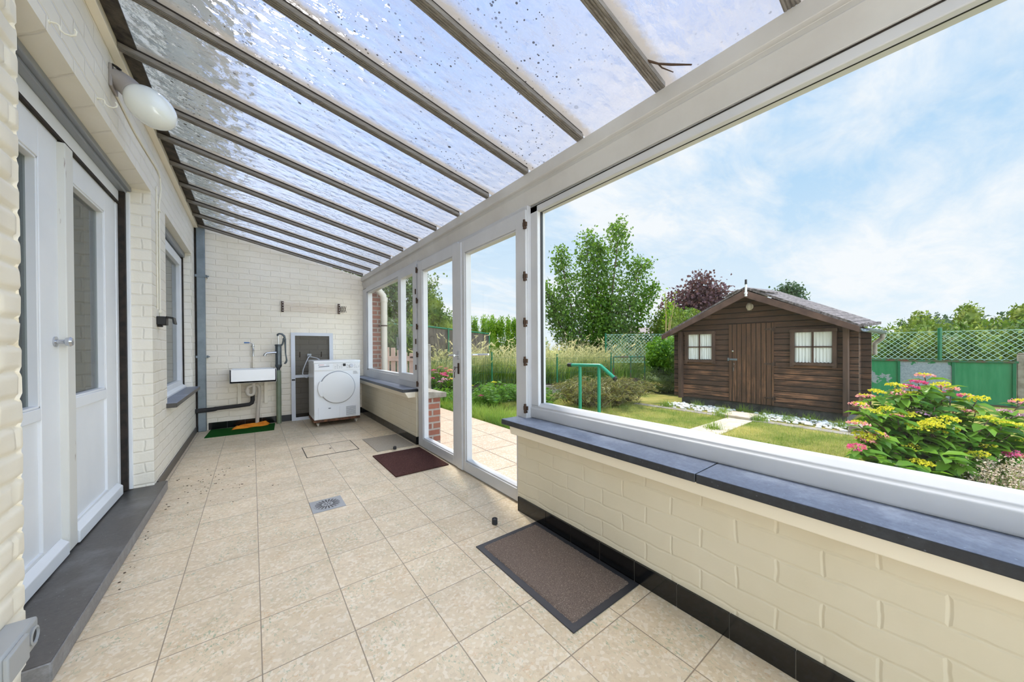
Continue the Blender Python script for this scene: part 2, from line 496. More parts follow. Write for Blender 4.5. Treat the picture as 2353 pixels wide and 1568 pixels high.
def bluestone(name, base, pale, pscale=3.0, amount=0.5):
    m, nt, out = node_mat(name); n = N(nt)
    tc = n('TexCoord').outputs['Object']
    a = n.noise(tc, 60, 5, 0.7)
    c = n.mix(n.ramp(a, 0.3, 0.75), base, (base[0] * 0.6, base[1] * 0.6, base[2] * 0.6, 1))
    w = n.math('MULTIPLY', n.ramp(n.noise(tc, pscale, 6, 0.7), 0.50, 0.78), amount)
    c = n.mix(w, c, pale)
    sc = n('TexVoronoi', {'Vector': tc, 'Scale': 60.0})
    fs = n.math('LESS_THAN', sc.outputs[0], n.math('MULTIPLY', n('SeparateColor', {0: sc.outputs['Color']}).outputs[0], 0.13))
    c = n.mix(n.math('MULTIPLY', fs, 0.5), c, pale)
    b = n('Bump', {'Height': a, 'Strength': 0.25, 'Distance': 0.003})
    p = n('BsdfPrincipled', {'Base Color': c, 'Roughness': 0.38, 'Specular IOR Level': 0.5, 'Normal': b.outputs[0]})
    nt.links.new(p.outputs[0], out.inputs[0])
    return m

def mesh_net(name, col, pitch, wire, axes=(0, 2)):
    """fine insect netting: see-through weave"""
    m, nt, out = node_mat(name); n = N(nt)
    d = n('BsdfDiffuse', {'Color': col}); t = n('BsdfTransparent', {'Color': (1, 1, 1, 1)})
    mx = n('MixShader', {0: wire, 1: t.outputs[0], 2: d.outputs[0]})
    nt.links.new(mx.outputs[0], out.inputs[0])
    return m

def lawn_mat(name, g, y, s1=1.2):
    m, nt, out = node_mat(name); n = N(nt)
    tc = n('TexCoord').outputs['Object']
    c = n.mix(n.ramp(n.noise(tc, s1, 6, 0.65), 0.38, 0.66), g, y)
    c = n.mix(n.math('MULTIPLY', n.ramp(n.noise(tc, 40, 4, 0.7), 0.45, 0.7), 0.45), c, (g[0] * 0.5, g[1] * 0.5, g[2] * 0.5, 1))
    b = n('Bump', {'Height': n.noise(tc, 60, 4, 0.7), 'Strength': 1.0, 'Distance': 0.03})
    p = n('BsdfPrincipled', {'Base Color': c, 'Roughness': 0.95, 'Specular IOR Level': 0.1, 'Normal': b.outputs[0]})
    nt.links.new(p.outputs[0], out.inputs[0])
    return m

def grass_blade_mat(name, g, y, scale, zr=None):
    m, nt, out = node_mat(name); n = N(nt)
    tc = n('TexCoord').outputs['Object']
    geo = n('NewGeometry')
    f = n.ramp(n.noise(tc, scale, 6, 0.65), 0.38, 0.66)
    f = n.math('ADD', n.math('MULTIPLY', f, 0.7), n.math('MULTIPLY', geo.outputs['Random Per Island'], 0.3))
    if zr:
        hz = n('MapRange', {'Value': n('SeparateXYZ', {0: tc}).outputs[2], 'From Min': zr[0], 'From Max': zr[1]}).outputs[0]
        f = n.math('ADD', n.math('MULTIPLY', f, 0.45), n.math('MULTIPLY', n.math('SUBTRACT', hz, 0.2), 0.9), clamp=True)
    c = n.mix(f, g, y)
    p = n('BsdfPrincipled', {'Base Color': c, 'Roughness': 0.6, 'Specular IOR Level': 0.2})
    t = n('BsdfTranslucent', {'Color': c})
    mx = n('MixShader', {0: 0.45, 1: p.outputs[0], 2: t.outputs[0]})
    nt.links.new(mx.outputs[0], out.inputs[0])
    return m

CREAM = lin(243, 236, 222)
M = {}
M['brick_paint'] = painted_brick('cream painted brick', CREAM)
M['brick_paint_far'] = painted_brick('cream painted brick end wall', lin(246, 236, 219), off=(0.07, 0.02))
M['brick_paint_low'] = painted_brick('cream painted brick low wall', lin(224, 214, 192), relief=0.5, off=(0.02, 0.05), mortar=0.008)
M['cream_plain'] = simple('cream paint', lin(242, 232, 212), 0.5, bump=(30, 0.25, 0.004))
M['brick_red'] = red_brick('red brick')
M['floor'] = tile_floor('terrazzo floor tiles', 0.30, 0.0195, 2.36, lin(222, 203, 173), lin(118, 148, 120), lin(198, 146, 90), lin(140, 124, 104), gw=0.0021)
M['patio'] = tile_floor('patio slabs', 0.425, 0.845, 0.37, lin(198, 172, 150), lin(166, 146, 126), lin(184, 152, 126), lin(112, 92, 76), 0.006, sizey=0.58)
M['white_frame'] = simple('white lacquered aluminium', lin(204, 204, 206), 0.35, var=(1.5, lin(192, 192, 194), 0.4, 0.7))
M['white_paint'] = simple('white painted wood', lin(242, 243, 244), 0.4, var=(2.0, lin(234, 236, 238), 0.4, 0.7))
M['beam'] = simple('off white beam paint', lin(204, 201, 196), 0.45, var=(2.2, lin(186, 181, 175), 0.35, 0.75))
M['white_worn'] = simple('worn white paint', lin(226, 224, 216), 0.5, var=(24, lin(120, 80, 60), 0.66, 0.72), stretch=(1, 1, 0.12))
M['grey_frame'] = simple('grey aluminium', lin(150, 154, 160), 0.4, 0.3)
M['bar'] = simple('weathered grey glazing bar', lin(140, 134, 126), 0.6, 0.1, var=(30, lin(104, 96, 88), 0.35, 0.7), stretch=(0.3, 3, 3))
M['bar_dark'] = simple('black bar gasket', lin(46, 40, 36), 0.8)
M['moss'] = simple('mouldy flashing', lin(78, 70, 60), 0.85, var=(14, lin(44, 38, 34), 0.4, 0.62), bump=(30, 0.6, 0.01))
M['sheet'] = None
M['clear'] = clear_mat('sheet upper face')
M['glass'] = glass_mat('window glass')
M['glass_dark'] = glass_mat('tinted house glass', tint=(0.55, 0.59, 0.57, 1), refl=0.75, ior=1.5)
M['sill'] = bluestone('bluestone sill', lin(126, 134, 152), lin(186, 194, 208), 2.6, 0.75)
M['sill_edge'] = bluestone('bluestone worn edge', lin(44, 48, 55), lin(110, 118, 130), 9.0, 0.25)
M['step'] = bluestone('dark bluestone step', lin(78, 74, 70), lin(146, 148, 150), 2.4, 0.5)
M['step_edge'] = bluestone('pale cut bluestone edge', lin(132, 130, 130), lin(176, 178, 182), 14.0, 0.5)
M['black_tile'] = simple('glossy black tile', lin(16, 16, 17), 0.12, spec=0.6)
M['grout'] = simple('grey grout', lin(132, 128, 122), 0.9)
M['dark_tile'] = simple('dark stone skirting', lin(64, 58, 54), 0.35)
M['galv'] = simple('galvanised zinc', lin(132, 142, 148), 0.42, 0.35, var=(5, lin(112, 122, 128), 0.4, 0.65))
M['steel'] = simple('chrome steel', lin(200, 202, 206), 0.2, 0.9)
M['brass_dark'] = simple('dark bronze', lin(72, 54, 42), 0.45, 0.6)
M['black'] = simple('black plastic', lin(20, 20, 21), 0.45)
M['dark_gap'] = simple('dark mottled brown', lin(48, 38, 30), 0.8, var=(20, lin(26, 22, 18), 0.4, 0.6))
M['lamp_grey'] = simple('taupe lamp plastic', lin(160, 152, 146), 0.45)
M['lamp_glass'] = simple('opal glass globe', lin(238, 240, 234), 0.12, spec=0.6, coat=0.4)
M['cream_cable'] = simple('painted cable', lin(232, 226, 208), 0.5)
M['grey_plastic'] = simple('grey socket plastic', lin(164, 166, 166), 0.4)
M['ceramic'] = simple('white glazed ceramic', lin(240, 239, 238), 0.15, spec=0.6, coat=0.3)
M['pvc'] = simple('cream pvc pipe', lin(206, 196, 182), 0.35)
M['foam'] = simple('black foam pipe', lin(46, 44, 44), 0.8)
M['pump'] = simple('grey cast iron pump', lin(96, 104, 108), 0.35, 0.5, var=(10, lin(66, 72, 76), 0.4, 0.65))
M['green_pipe'] = simple('sage green painted pipe', lin(126, 138, 112), 0.45, var=(6, lin(112, 122, 98), 0.35, 0.65))
M['blue'] = simple('blue lever sleeve', lin(60, 110, 170), 0.4)
M['rust'] = simple('rusty steel', lin(94, 76, 66), 0.7, 0.3, var=(30, lin(70, 52, 44), 0.4, 0.6))
M['wire_rust'] = simple('pinkish washing line', lin(206, 178, 162), 0.5, var=(12, lin(176, 132, 92), 0.5, 0.65))
M['screen_frame'] = simple('pale grey aluminium', lin(208, 210, 216), 0.4)
M['netting'] = mesh_net('insect netting', lin(70, 64, 58), 0.002, 0.66)
M['appliance'] = simple('white enamel', lin(240, 241, 242), 0.25, spec=0.5, coat=0.2)
M['appliance_door'] = simple('white plastic door', lin(234, 233, 231), 0.35)
M['ink'] = simple('grey print', lin(120, 122, 128), 0.6)
M['red_ink'] = simple('red print', lin(196, 40, 50), 0.6)
M['board'] = simple('worn brown board', lin(122, 80, 52), 0.7, var=(18, lin(70, 44, 30), 0.4, 0.6))
M['turf'] = two_tone_carpet('green artificial turf', lin(24, 86, 26), lin(14, 62, 18), lin(40, 104, 34), 190, 0.004)
M['orange'] = simple('orange cloth', lin(240, 150, 34), 0.8, var=(9, lin(222, 122, 20), 0.4, 0.65), bump=(160, 0.3, 0.002))
M['mat_gravel'] = two_tone_carpet('brown flecked mat pile', lin(136, 120, 108), lin(92, 80, 72), lin(168, 152, 138), 330, 0.005)
M['mat_coir'] = two_tone_carpet('dark maroon coir', lin(78, 50, 44), lin(54, 36, 34), lin(96, 66, 58), 170, 0.005)
M['mat_beige'] = two_tone_carpet('beige grey felt', lin(166, 156, 140), lin(146, 136, 122), lin(184, 176, 162), 260, 0.002)
M['rubber'] = simple('black rubber', lin(38, 38, 42), 0.6, bump=(120, 0.3, 0.002))
M['drain'] = simple('brushed drain steel', lin(160, 162, 164), 0.4, 0.4)
M['soil'] = simple('dark soil', lin(84, 64, 46), 0.95, var=(6, lin(56, 44, 34), 0.4, 0.6), bump=(12, 0.8, 0.03))
M['concrete'] = simple('weathered concrete', lin(158, 150, 138), 0.9, var=(9, lin(120, 112, 100), 0.4, 0.65), bump=(50, 0.5, 0.006))
M['concrete_dark'] = simple('dark plinth', lin(84, 82, 82), 0.85, var=(7, lin(58, 56, 56), 0.4, 0.65), bump=(30, 0.5, 0.006))
M['path'] = simple('sandy path slab', lin(206, 192, 172), 0.9, var=(7, lin(176, 160, 138), 0.4, 0.68), bump=(40, 0.4, 0.005))
M['pebble'] = simple('white pebble', lin(240, 238, 232), 0.6, var=(12, lin(206, 200, 190), 0.4, 0.7))
M['lawn'] = lawn_mat('lawn ground', lin(112, 132, 54), lin(204, 188, 112))
M['blade'] = grass_blade_mat('lawn blades', lin(112, 150, 50), lin(222, 210, 128), 1.2)
M['tallgrass'] = grass_blade_mat('tall grass', lin(96, 132, 46), lin(238, 222, 168), 1.4, (0.30, 1.25))
M['greengrass'] = grass_blade_mat('fresh tall grass', lin(94, 138, 44), lin(170, 188, 82), 0.9)
M['seed'] = simple('dry seed heads', lin(206, 190, 162), 0.8, var=(20, lin(176, 150, 140), 0.4, 0.65))
M['bark'] = simple('brown bark', lin(104, 84, 66), 0.9, var=(20, lin(66, 52, 42), 0.4, 0.65))
M['bark_pale'] = simple('pale twig bark', lin(186, 160, 110), 0.8)
M['leaf_tree'] = leaf_mat('young tree leaf', lin(48, 88, 28), lin(118, 152, 54), 0.4)
M['leaf_hedge'] = leaf_mat('hedge leaf', lin(40, 78, 26), lin(106, 138, 46), 0.28, tip=lin(148, 158, 58))
M['leaf_bright'] = leaf_mat('bright thuja leaf', lin(72, 124, 26), lin(150, 182, 46), 0.4)
M['leaf_bush'] = leaf_mat('laurel leaf', lin(58, 108, 32), lin(122, 164, 56), 0.35)
M['leaf_dark'] = leaf_mat('mixed dark leaf', lin(66, 90, 46), lin(120, 140, 74), 0.35)
M['leaf_purple'] = leaf_mat('purple leaf', lin(66, 42, 52), lin(116, 84, 90), 0.3)
M['leaf_conifer'] = leaf_mat('blue green conifer', lin(48, 74, 54), lin(92, 116, 80), 0.2)
M['leaf_juniper'] = leaf_mat('juniper needles', lin(74, 88, 44), lin(158, 150, 88), 0.3)
M['leaf_hydr'] = leaf_mat('hydrangea leaf', lin(44, 100, 28), lin(124, 166, 48), 0.42, 0.38)
M['fl_yellow'] = leaf_mat('yellow green floret', lin(196, 194, 40), lin(232, 220, 70), 0.3)
M['fl_pink'] = leaf_mat('pink floret', lin(226, 96, 150), lin(246, 190, 176), 0.3)
M['fl_hot'] = leaf_mat('hot pink floret', lin(214, 40, 128), lin(240, 120, 170), 0.3)
M['fl_mauve'] = leaf_mat('mauve floret', lin(176, 96, 170), lin(236, 200, 216), 0.3)
M['green_paint'] = simple('bright green painted tube', lin(22, 142, 108), 0.35, spec=0.5)
M['green_post'] = simple('green fence paint', lin(14, 108, 72), 0.45)
M['green_wire'] = simple('green plastic wire', lin(176, 214, 202), 0.45)
M['green_wire_dark'] = simple('dark green wire', lin(36, 92, 66), 0.5)
M['panel_green'] = peeled_metal('green painted sheet', lin(26, 128, 82), lin(168, 178, 188), 0.66)
M['panel_bare'] = peeled_metal('peeled galvanised sheet', lin(26, 128, 82), lin(170, 182, 196), 0.40)
M['rail_rust'] = simple('rusty green rail', lin(30, 104, 72), 0.6, var=(7, lin(104, 60, 48), 0.42, 0.62))
M['shed_wall'] = plank_wood('brown stained boards', True, 0.108, lin(82, 62, 52), lin(168, 120, 90), lin(30, 23, 20), 0.0, 1.5)
M['shed_door'] = plank_wood('worn vertical door boards', False, 0.082, lin(96, 70, 54), lin(166, 118, 84), lin(34, 25, 21), 0.02, 1.5)
M['shed_trim'] = simple('brown stained trim', lin(98, 74, 62), 0.6, var=(9, lin(70, 52, 44), 0.4, 0.65), stretch=(1, 1, 0.3))
M['shed_verge'] = simple('brown bargeboard', lin(112, 84, 72), 0.6, var=(6, lin(80, 58, 50), 0.35, 0.65))
M['shed_dark'] = simple('unlit shed backing', lin(40, 34, 30), 0.9)
M['felt'] = simple('roofing felt', lin(134, 124, 122), 0.9, var=(16, lin(84, 76, 74), 0.4, 0.62), stretch=(0.4, 2, 1), bump=(40, 0.7, 0.01))
M['lace'] = leaf_mat('white lace curtain', lin(244, 244, 242), lin(250, 250, 248), 0.08)
M['reed'] = simple('brown reed screen', lin(106, 94, 80), 0.9, var=(30, lin(72, 64, 56), 0.4, 0.65), stretch=(1, 1, 0.06), bump=(60, 0.6, 0.008))
M['gate_wood'] = simple('weathered picket wood', lin(206, 178, 160), 0.8, var=(5, lin(178, 146, 128), 0.38, 0.68), stretch=(1, 1, 0.2))
M['fascia'] = simple('taupe fascia', lin(150, 134, 128), 0.7)
M['roof_house'] = simple('grey roofing', lin(176, 180, 190), 0.7)
M['render_white'] = simple('distant render', lin(222, 214, 208), 0.8)
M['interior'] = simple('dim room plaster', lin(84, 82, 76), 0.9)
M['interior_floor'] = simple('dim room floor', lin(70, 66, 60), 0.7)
M['debris'] = simple('dry dirt crumbs', lin(70, 52, 38), 0.95)
# ------------------------------------------------------------------ sky and sun
SUN = Vector((0.11, 0.46, 0.88)).normalized()
w = bpy.data.worlds.new('sky'); scene.world = w; w.use_nodes = True
wt = w.node_tree; wt.nodes.clear(); n = N(wt)
wo = n('OutputWorld'); bg = n('Background', {'Strength': SKY_K})
d = n('TexCoord').outputs['Generated']
s = n('SeparateXYZ', {0: d})
z = n.math('MAXIMUM', s.outputs[2], 0.0)
base = n.mix(n.ramp(z, 0.0, 0.50), lin(232, 244, 252), lin(158, 206, 246))
base = n.mix(n.ramp(z, 0.45, 0.95), base, lin(128, 172, 246))
k = n.math('ADD', z, 0.16)
px = n.math('DIVIDE', s.outputs[0], k); py = n.math('DIVIDE', s.outputs[1], k)
pv = n('CombineXYZ', {0: px, 1: py, 2: 3.7}).outputs[0]
# wispy banks drawn out along one direction
rot = n('Mapping', {'Vector': pv, 'Rotation': (0, 0, math.radians(58)), 'Scale': (0.55, 1.25, 1)}).outputs[0]
c1 = n.noise(rot, 1.05, 8, 0.58, 0.35)
c2 = n.noise(rot, 3.4, 9, 0.66, 0.5)
cm = n.math('ADD', n.math('MULTIPLY', c1, 0.70), n.math('MULTIPLY', c2, 0.30))
cloud = n.ramp(cm, 0.43, 0.59)
veil = n.math('MULTIPLY', n.ramp(n.noise(rot, 0.5, 5, 0.55), 0.4, 0.7), 0.45)
cl = n.math('MAXIMUM', cloud, veil)
col = n.mix(n.math('MULTIPLY', cl, 0.93), base, lin(246, 249, 253))
dot = n('VectorMath', {0: d, 1: tuple(Vector((0.06, 0.804, 0.592)).normalized())}, operation='DOT_PRODUCT').outputs['Value']
dp = n.math('MAXIMUM', dot, 0.0)
glow = n.math('ADD', n.math('MULTIPLY', n.math('POWER', dp, 40.0), GLOW1), n.math('MULTIPLY', n.math('POWER', dp, 9.0), GLOW2))
gl = n('VectorMath', {0: (1.0, 0.98, 0.95), 'Scale': glow}, operation='SCALE').outputs[0]
behind = n('MapRange', {'Value': s.outputs[1], 'From Min': -0.14, 'From Max': -0.75, 'To Min': 1.0, 'To Max': BACK_FILL_K}).outputs[0]  # rear sky raised and warmed as added fill light for the interior
bt = n.mix(n('MapRange', {'Value': behind, 'From Min': 1.0, 'From Max': BACK_FILL_K}).outputs[0], (1, 1, 1, 1), (1.0, 0.965, 0.91, 1))
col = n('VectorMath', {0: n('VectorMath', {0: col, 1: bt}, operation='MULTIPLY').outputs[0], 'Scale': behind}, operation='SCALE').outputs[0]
fin = n('VectorMath', {0: col, 1: gl}, operation='ADD').outputs[0]
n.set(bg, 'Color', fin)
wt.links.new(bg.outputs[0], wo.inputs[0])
sd = bpy.data.lights.new('sun', 'SUN'); so = bpy.data.objects.new('sun', sd); C.objects.link(so)
sd.energy = SUN_E; sd.angle = math.radians(SUN_A); sd.color = (1.0, 0.96, 0.90)
so.rotation_euler = (-SUN).to_track_quat('-Z', 'Y').to_euler()
so.location = (0, 20, 15)
# ------------------------------------------------------------------ room shell
XW = -0.613           # face of the house wall
YF = 6.33             # face of the end wall
YB = -1.7             # open end behind the viewer
def struct(name, mb, mat, parent=None, label=None, cat=None, **k):
    o = obj(name, mb, mat, parent, **k)
    o['kind'] = 'structure'
    if label: tag(o, label, cat)
    return o

b = MB(); b.box((-0.95, YB, -0.14), (1.60, YF + 0.1, 0.0))
struct('floor', b, M['floor'], label='beige flecked square tile floor of the veranda', cat='floor')

def joint(u, z, bw=0.25, rh=0.088):
    row = math.floor(z / rh); fz = z / rh - row
    uu = u / bw + (0.5 if row % 2 else 0.0) + 0.13 * math.sin(row * 12.9)
    fu = uu - math.floor(uu)
    dz = min(fz, 1 - fz) * rh; du = min(fu, 1 - fu) * bw
    sm = lambda d, w_: (1 - min(1, d / w_)) ** 2 * (1 + 2 * min(1, d / w_))
    return -0.011 * max(sm(dz, 0.017), sm(du, 0.013)) + 0.003 * math.sin(u * 31 + row * 2.1) * math.sin(z * 23 + row)

b = MB()
b.box((-0.95, YB, 0), (XW - 0.014, 1.897, 2.95))
b.box((-0.95, 1.897, 2.345), (XW, 3.79, 2.95))
b.box((-0.95, 3.79, 0), (XW, 4.33, 2.95))
b.box((-0.95, 4.33, 0), (XW, 6.0, 0.60))
b.box((-0.95, 4.33, 2.35), (XW, 6.0, 2.95))
b.box((-0.95, 6.0, 0), (XW, YF + 0.1, 2.95))
b.box((-0.95, YB, 2.95), (XW, 11.0, 5.80))
b.box((-0.95, YF + 0.1, 0), (XW, 11.0, 2.95))
ny, nz = 84, 330
def skin(a, c):
    y = 0.9 + a * 1.03; zz = c * 2.95
    dd = joint(y, zz)
    if y <= 1.905: return (XW + dd, min(y, 1.905 + dd * 1.3), zz)
    return (XW - (y - 1.905) * 3.2, 1.905 + dd * 1.3, zz)
b.grid(skin, ny, nz, mi=1)
struct('wall_left', b, [M['brick_paint'], M['cream_plain']], label='cream painted brick house wall with door and window openings', cat='wall', sharp=60)

b = MB()
zt = lambda x: 2.825 - 0.2185 * (x + 0.567)
b.prism([(-0.613, 0), (1.62, 0), (1.62, zt(1.62)), (-0.613, zt(-0.613))], 'y', YF, YF + 0.24)
struct('wall_far', b, M['brick_paint_far'], label='cream painted brick end wall behind the dryer', cat='wall')

XR = 1.462
b = MB()
b.box((XR, YB, 0), (1.62, 1.865, 0.595))
b.prism([(1.402, 0.535), (1.62, 0.535), (1.62, 0.596), (1.392, 0.596)], 'y', YB, 1.865, mi=1)
struct('wall_right', b, [M['brick_paint_low'], M['cream_plain']], label='low cream painted wall under the large picture window', cat='wall', bevel=0.006)
b = MB()
b.box((1.515, 3.83, 0), (1.62, YF, 0.61))
b.prism([(1.43, 0.545), (1.62, 0.545), (1.62, 0.611), (1.39, 0.611)], 'y', 3.865, YF, mi=1)
struct('wall_right_rear', b, [M['brick_paint_low'], M['cream_plain']], label='low cream painted wall under the far corner window', cat='wall', bevel=0.006)
b = MB()
b.box((1.62, YB, -0.16), (1.80, 1.865, 0.56))
struct('wall_outer', b, M['brick_red'], label='red brick outer face under the picture window', cat='wall')
b = MB()
b.box((1.62, 3.80, -0.16), (1.80, YF + 0.24, 0.53))
b.box((1.62, YF - 0.02, 0.53), (1.84, YF + 0.24, 2.36))
struct('wall_outer_rear', b, M['brick_red'], label='red brick outer leaf with exposed end beside the glazed doors', cat='wall')
b = MB(); b.prism([(1.62, 0.53), (1.87, 0.53), (1.87, 0.585), (1.62, 0.61)], 'y', 3.77, 6.12)
struct('trim_5', b, M['concrete'], label='grey concrete coping on the outer brick wall', cat='coping', bevel=0.004)

# black skirting tiles
b = MB()
ys = [1.84, 1.568, 1.359, 1.153, 0.947, 0.742, 0.537, 0.335, 0.13, -0.075, -0.28, -0.485, -0.69, -0.9, -1.1, -1.3, -1.5, YB]
for y1, y0 in zip(ys[:-1], ys[1:]):
    b.box((1.450, y0 + 0.0012, 0.0), (XR + 0.002, y1 - 0.0012, 0.097))
b.box((1.453, YB, 0.0), (XR + 0.001, 1.838, 0.094), mi=1)
b.box((1.450, 1.838, 0.0), (1.56, 1.850, 0.097))
struct('baseboard_right', b, [M['black_tile'], M['grout']], label='black tile skirting along the low wall beside the flecked mat', cat='baseboard', bevel=0.0015)
b = MB()
for i in range(12):
    b.box((1.505, 3.83 + i * 0.205 + 0.001, 0), (1.517, 3.83 + (i + 1) * 0.205 - 0.001, 0.09))
b.box((1.507, 3.83, 0), (1.517, YF - 0.03, 0.088), mi=1)
b.box((1.505, 3.822, 0.0), (1.60, 3.832, 0.09))
struct('baseboard_right_rear', b, [M['black_tile'], M['grout']], label='black tile skirting under the far corner window', cat='baseboard')
b = MB()
for i in range(11):
    x0 = -0.49 + i * 0.2
    b.box((x0 + 0.001, YF - 0.012, 0), (min(x0 + 0.199, 1.504), YF + 0.002, 0.097))
b.box((-0.49, YF - 0.010, 0), (1.504, YF + 0.001, 0.095), mi=1)
struct('baseboard_far', b, [M['black_tile'], M['grout']], label='black tile skirting along the end wall', cat='baseboard')
b = MB(); b.box((XW, 3.87, 0), (XW + 0.012, YF - 0.1, 0.075))
struct('baseboard_left', b, M['dark_tile'], label='dark stone skirting along the house wall', cat='baseboard')

# header beam over the glazing
b = MB()
sh = 0.0075
b.prism([(1.52, 2.315), (1.52, 2.243), (1.527, 2.236), (1.540, 2.234), (1.540, 2.212), (1.532, 2.205), (1.553, 2.128), (1.553, 2.105), (1.66, 2.105), (1.66, 2.315)], 'y', YB, YF, shear=sh)
b.box((1.562, YB, 2.1005), (1.60, 1.83, 2.106), mi=1)
struct('trim_1', b, [M['beam'], M['dark_gap']], label='off white header beam above the windows and doors', cat='beam', bevel=0.002)
b = MB(); b.box((XW, YB, 2.765), (-0.572, YF, 2.93))
struct('trim_2', b, M['cream_plain'], label='cream wall batten carrying the roof', cat='batten', bevel=0.003)

# ceiling: glazing bars and hammered sheets
RY = [0.36 + 0.4885 * i for i in range(-4, 13)]
X0, X1 = -0.575, 1.535
def zb(x, y):
    z0, z1 = 2.781, 2.318 + sh * y
    return z0 + (z1 - z0) * (x - (-0.567)) / (1.52 + 0.567)
M['sheet'] = roof_sheet('hammered roof sheet')
ceil = thing('ceiling', 'sloping veranda roof of hammered clear sheets on grey bars', 'roof', (0, 0, 0), kind='structure')
def slab4(y0, y1, x0, x1, lo, hi, mi_bottom=0, mi_rest=0):
    m_ = MB()
    vs = [(x0, y0, zb(x0, y0) + lo), (x1, y0, zb(x1, y0) + lo), (x1, y1, zb(x1, y1) + lo), (x0, y1, zb(x0, y1) + lo),
          (x0, y0, zb(x0, y0) + hi), (x1, y0, zb(x1, y0) + hi), (x1, y1, zb(x1, y1) + hi), (x0, y1, zb(x0, y1) + hi)]
    m_.add(vs, [(0, 3, 2, 1)], mi_bottom)
    o = len(m_.v) - 8
    m_.f.extend([(4, 5, 6, 7), (0, 1, 5, 4), (1, 2, 6, 5), (2, 3, 7, 6), (3, 0, 4, 7)]); m_.mi.extend([mi_rest] * 5)
    return m_
for i, y in enumerate(RY):
    bb = slab4(y - 0.024, y + 0.024, X0 + 0.004, X1 - 0.012, 0.0, 0.022)
    for q in (-0.017, -0.0057, 0.0057, 0.017):
        r_ = slab4(y + q - 0.003, y + q + 0.003, X0 + 0.004, X1 - 0.012, -0.003, 0.0)
        bb.add(r_.v, r_.f)
    g_ = slab4(y - 0.016, y + 0.016, X0 + 0.004, X1 - 0.012, 0.022, 0.037)
    bb.add(g_.v, g_.f, 1)
    struct('glazing_bar', bb, [M['bar'], M['bar_dark']], ceil)
ed = [YB] + RY + [YF + 0.02]
for a_, c_ in zip(ed[:-1], ed[1:]):
    if c_ - a_ < 0.03: continue
    struct('roof_sheet', slab4(a_ + 0.004, c_ - 0.004, X0, 1.70, 0.037, 0.043, 0, 1), [M['sheet'], M['clear']], ceil, fix=False)
struct('flashing_strip', slab4(YB, YF, X0 - 0.02, -0.497, 0.0285, 0.0365), M['moss'], ceil)
b = MB(); b.prism([(-0.613, 5.70), (0.0, 5.70), (0.0, 5.84), (-0.613, 5.84)], 'y', YB, 11.0)
b.tube([(0.05, YB, 5.78), (0.05, 11.0, 5.78)], 0.06, 12)
struct('trim_4', b, M['galv'], label='grey eaves and gutter of the house above the veranda roof', cat='eaves')

# ---------------------------------------------------------------- picture window
XG = 1.60
win1 = thing('window_1', 'large white framed picture window looking onto the shed', 'window', (1.57, 0, 0.63), kind='structure')
b = MB()
prof = [(1.565, 0.632), (1.557, 0.645), (1.557, 0.70), (1.566, 0.708), (1.566, 0.716), (1.592, 0.738), (1.64, 0.738), (1.64, 0.632)]
b.prism(prof, 'y', YB, 1.86)
b.box((1.566, 1.762, 0.72), (1.64, 1.86, 2.112))
b.box((1.566, YB, 0.72), (1.64, YB + 0.1, 2.112))
b.prism([(1.566, 2.062), (1.64, 2.062), (1.64, 2.115), (1.566, 2.115)], 'y', YB, 1.86)
struct('window_frame', b, M['white_frame'], win1, bevel=0.004)
b = MB(); b.box((XG, YB + 0.09, 0.73), (XG + 0.006, 1.768, 2.07))
struct('window_pane', b, M['glass'], win1)
b = MB(); b.box((XG - 0.006, 1.755, 0.735), (XG + 0.012, 1.763, 2.066)); b.box((XG - 0.004, YB + 0.1, 2.0595), (XG + 0.0, 1.757, 2.0625))
struct('gasket', b, M['black'], win1)

b = MB()
b.prism([(1.366, YB), (1.366, 0.622), (1.59, 0.622), (1.59, YB)], 'z', 0.596, 0.632)
b.prism([(1.366, 0.6245), (1.372, 1.93), (1.59, 1.93), (1.59, 0.6245)], 'z', 0.596, 0.632)
o = struct('bluestone_sill', b, [M['sill'], M['sill_edge']], label='blue grey stone sill under the large picture window', cat='sill', bevel=0.004)
def edge_mat(o, thr=0.5):
    for p in o.data.polygons:
        if abs(p.normal.z) < thr: p.material_index = 1
edge_mat(o)
b = MB(); b.prism([(1.368, 3.866), (1.395, YF), (1.575, YF), (1.575, 3.866)], 'z', 0.611, 0.646)
o = struct('bluestone_sill', b, [M['sill'], M['sill_edge']], label='blue grey stone sill under the far corner window', cat='sill', bevel=0.003)
edge_mat(o)

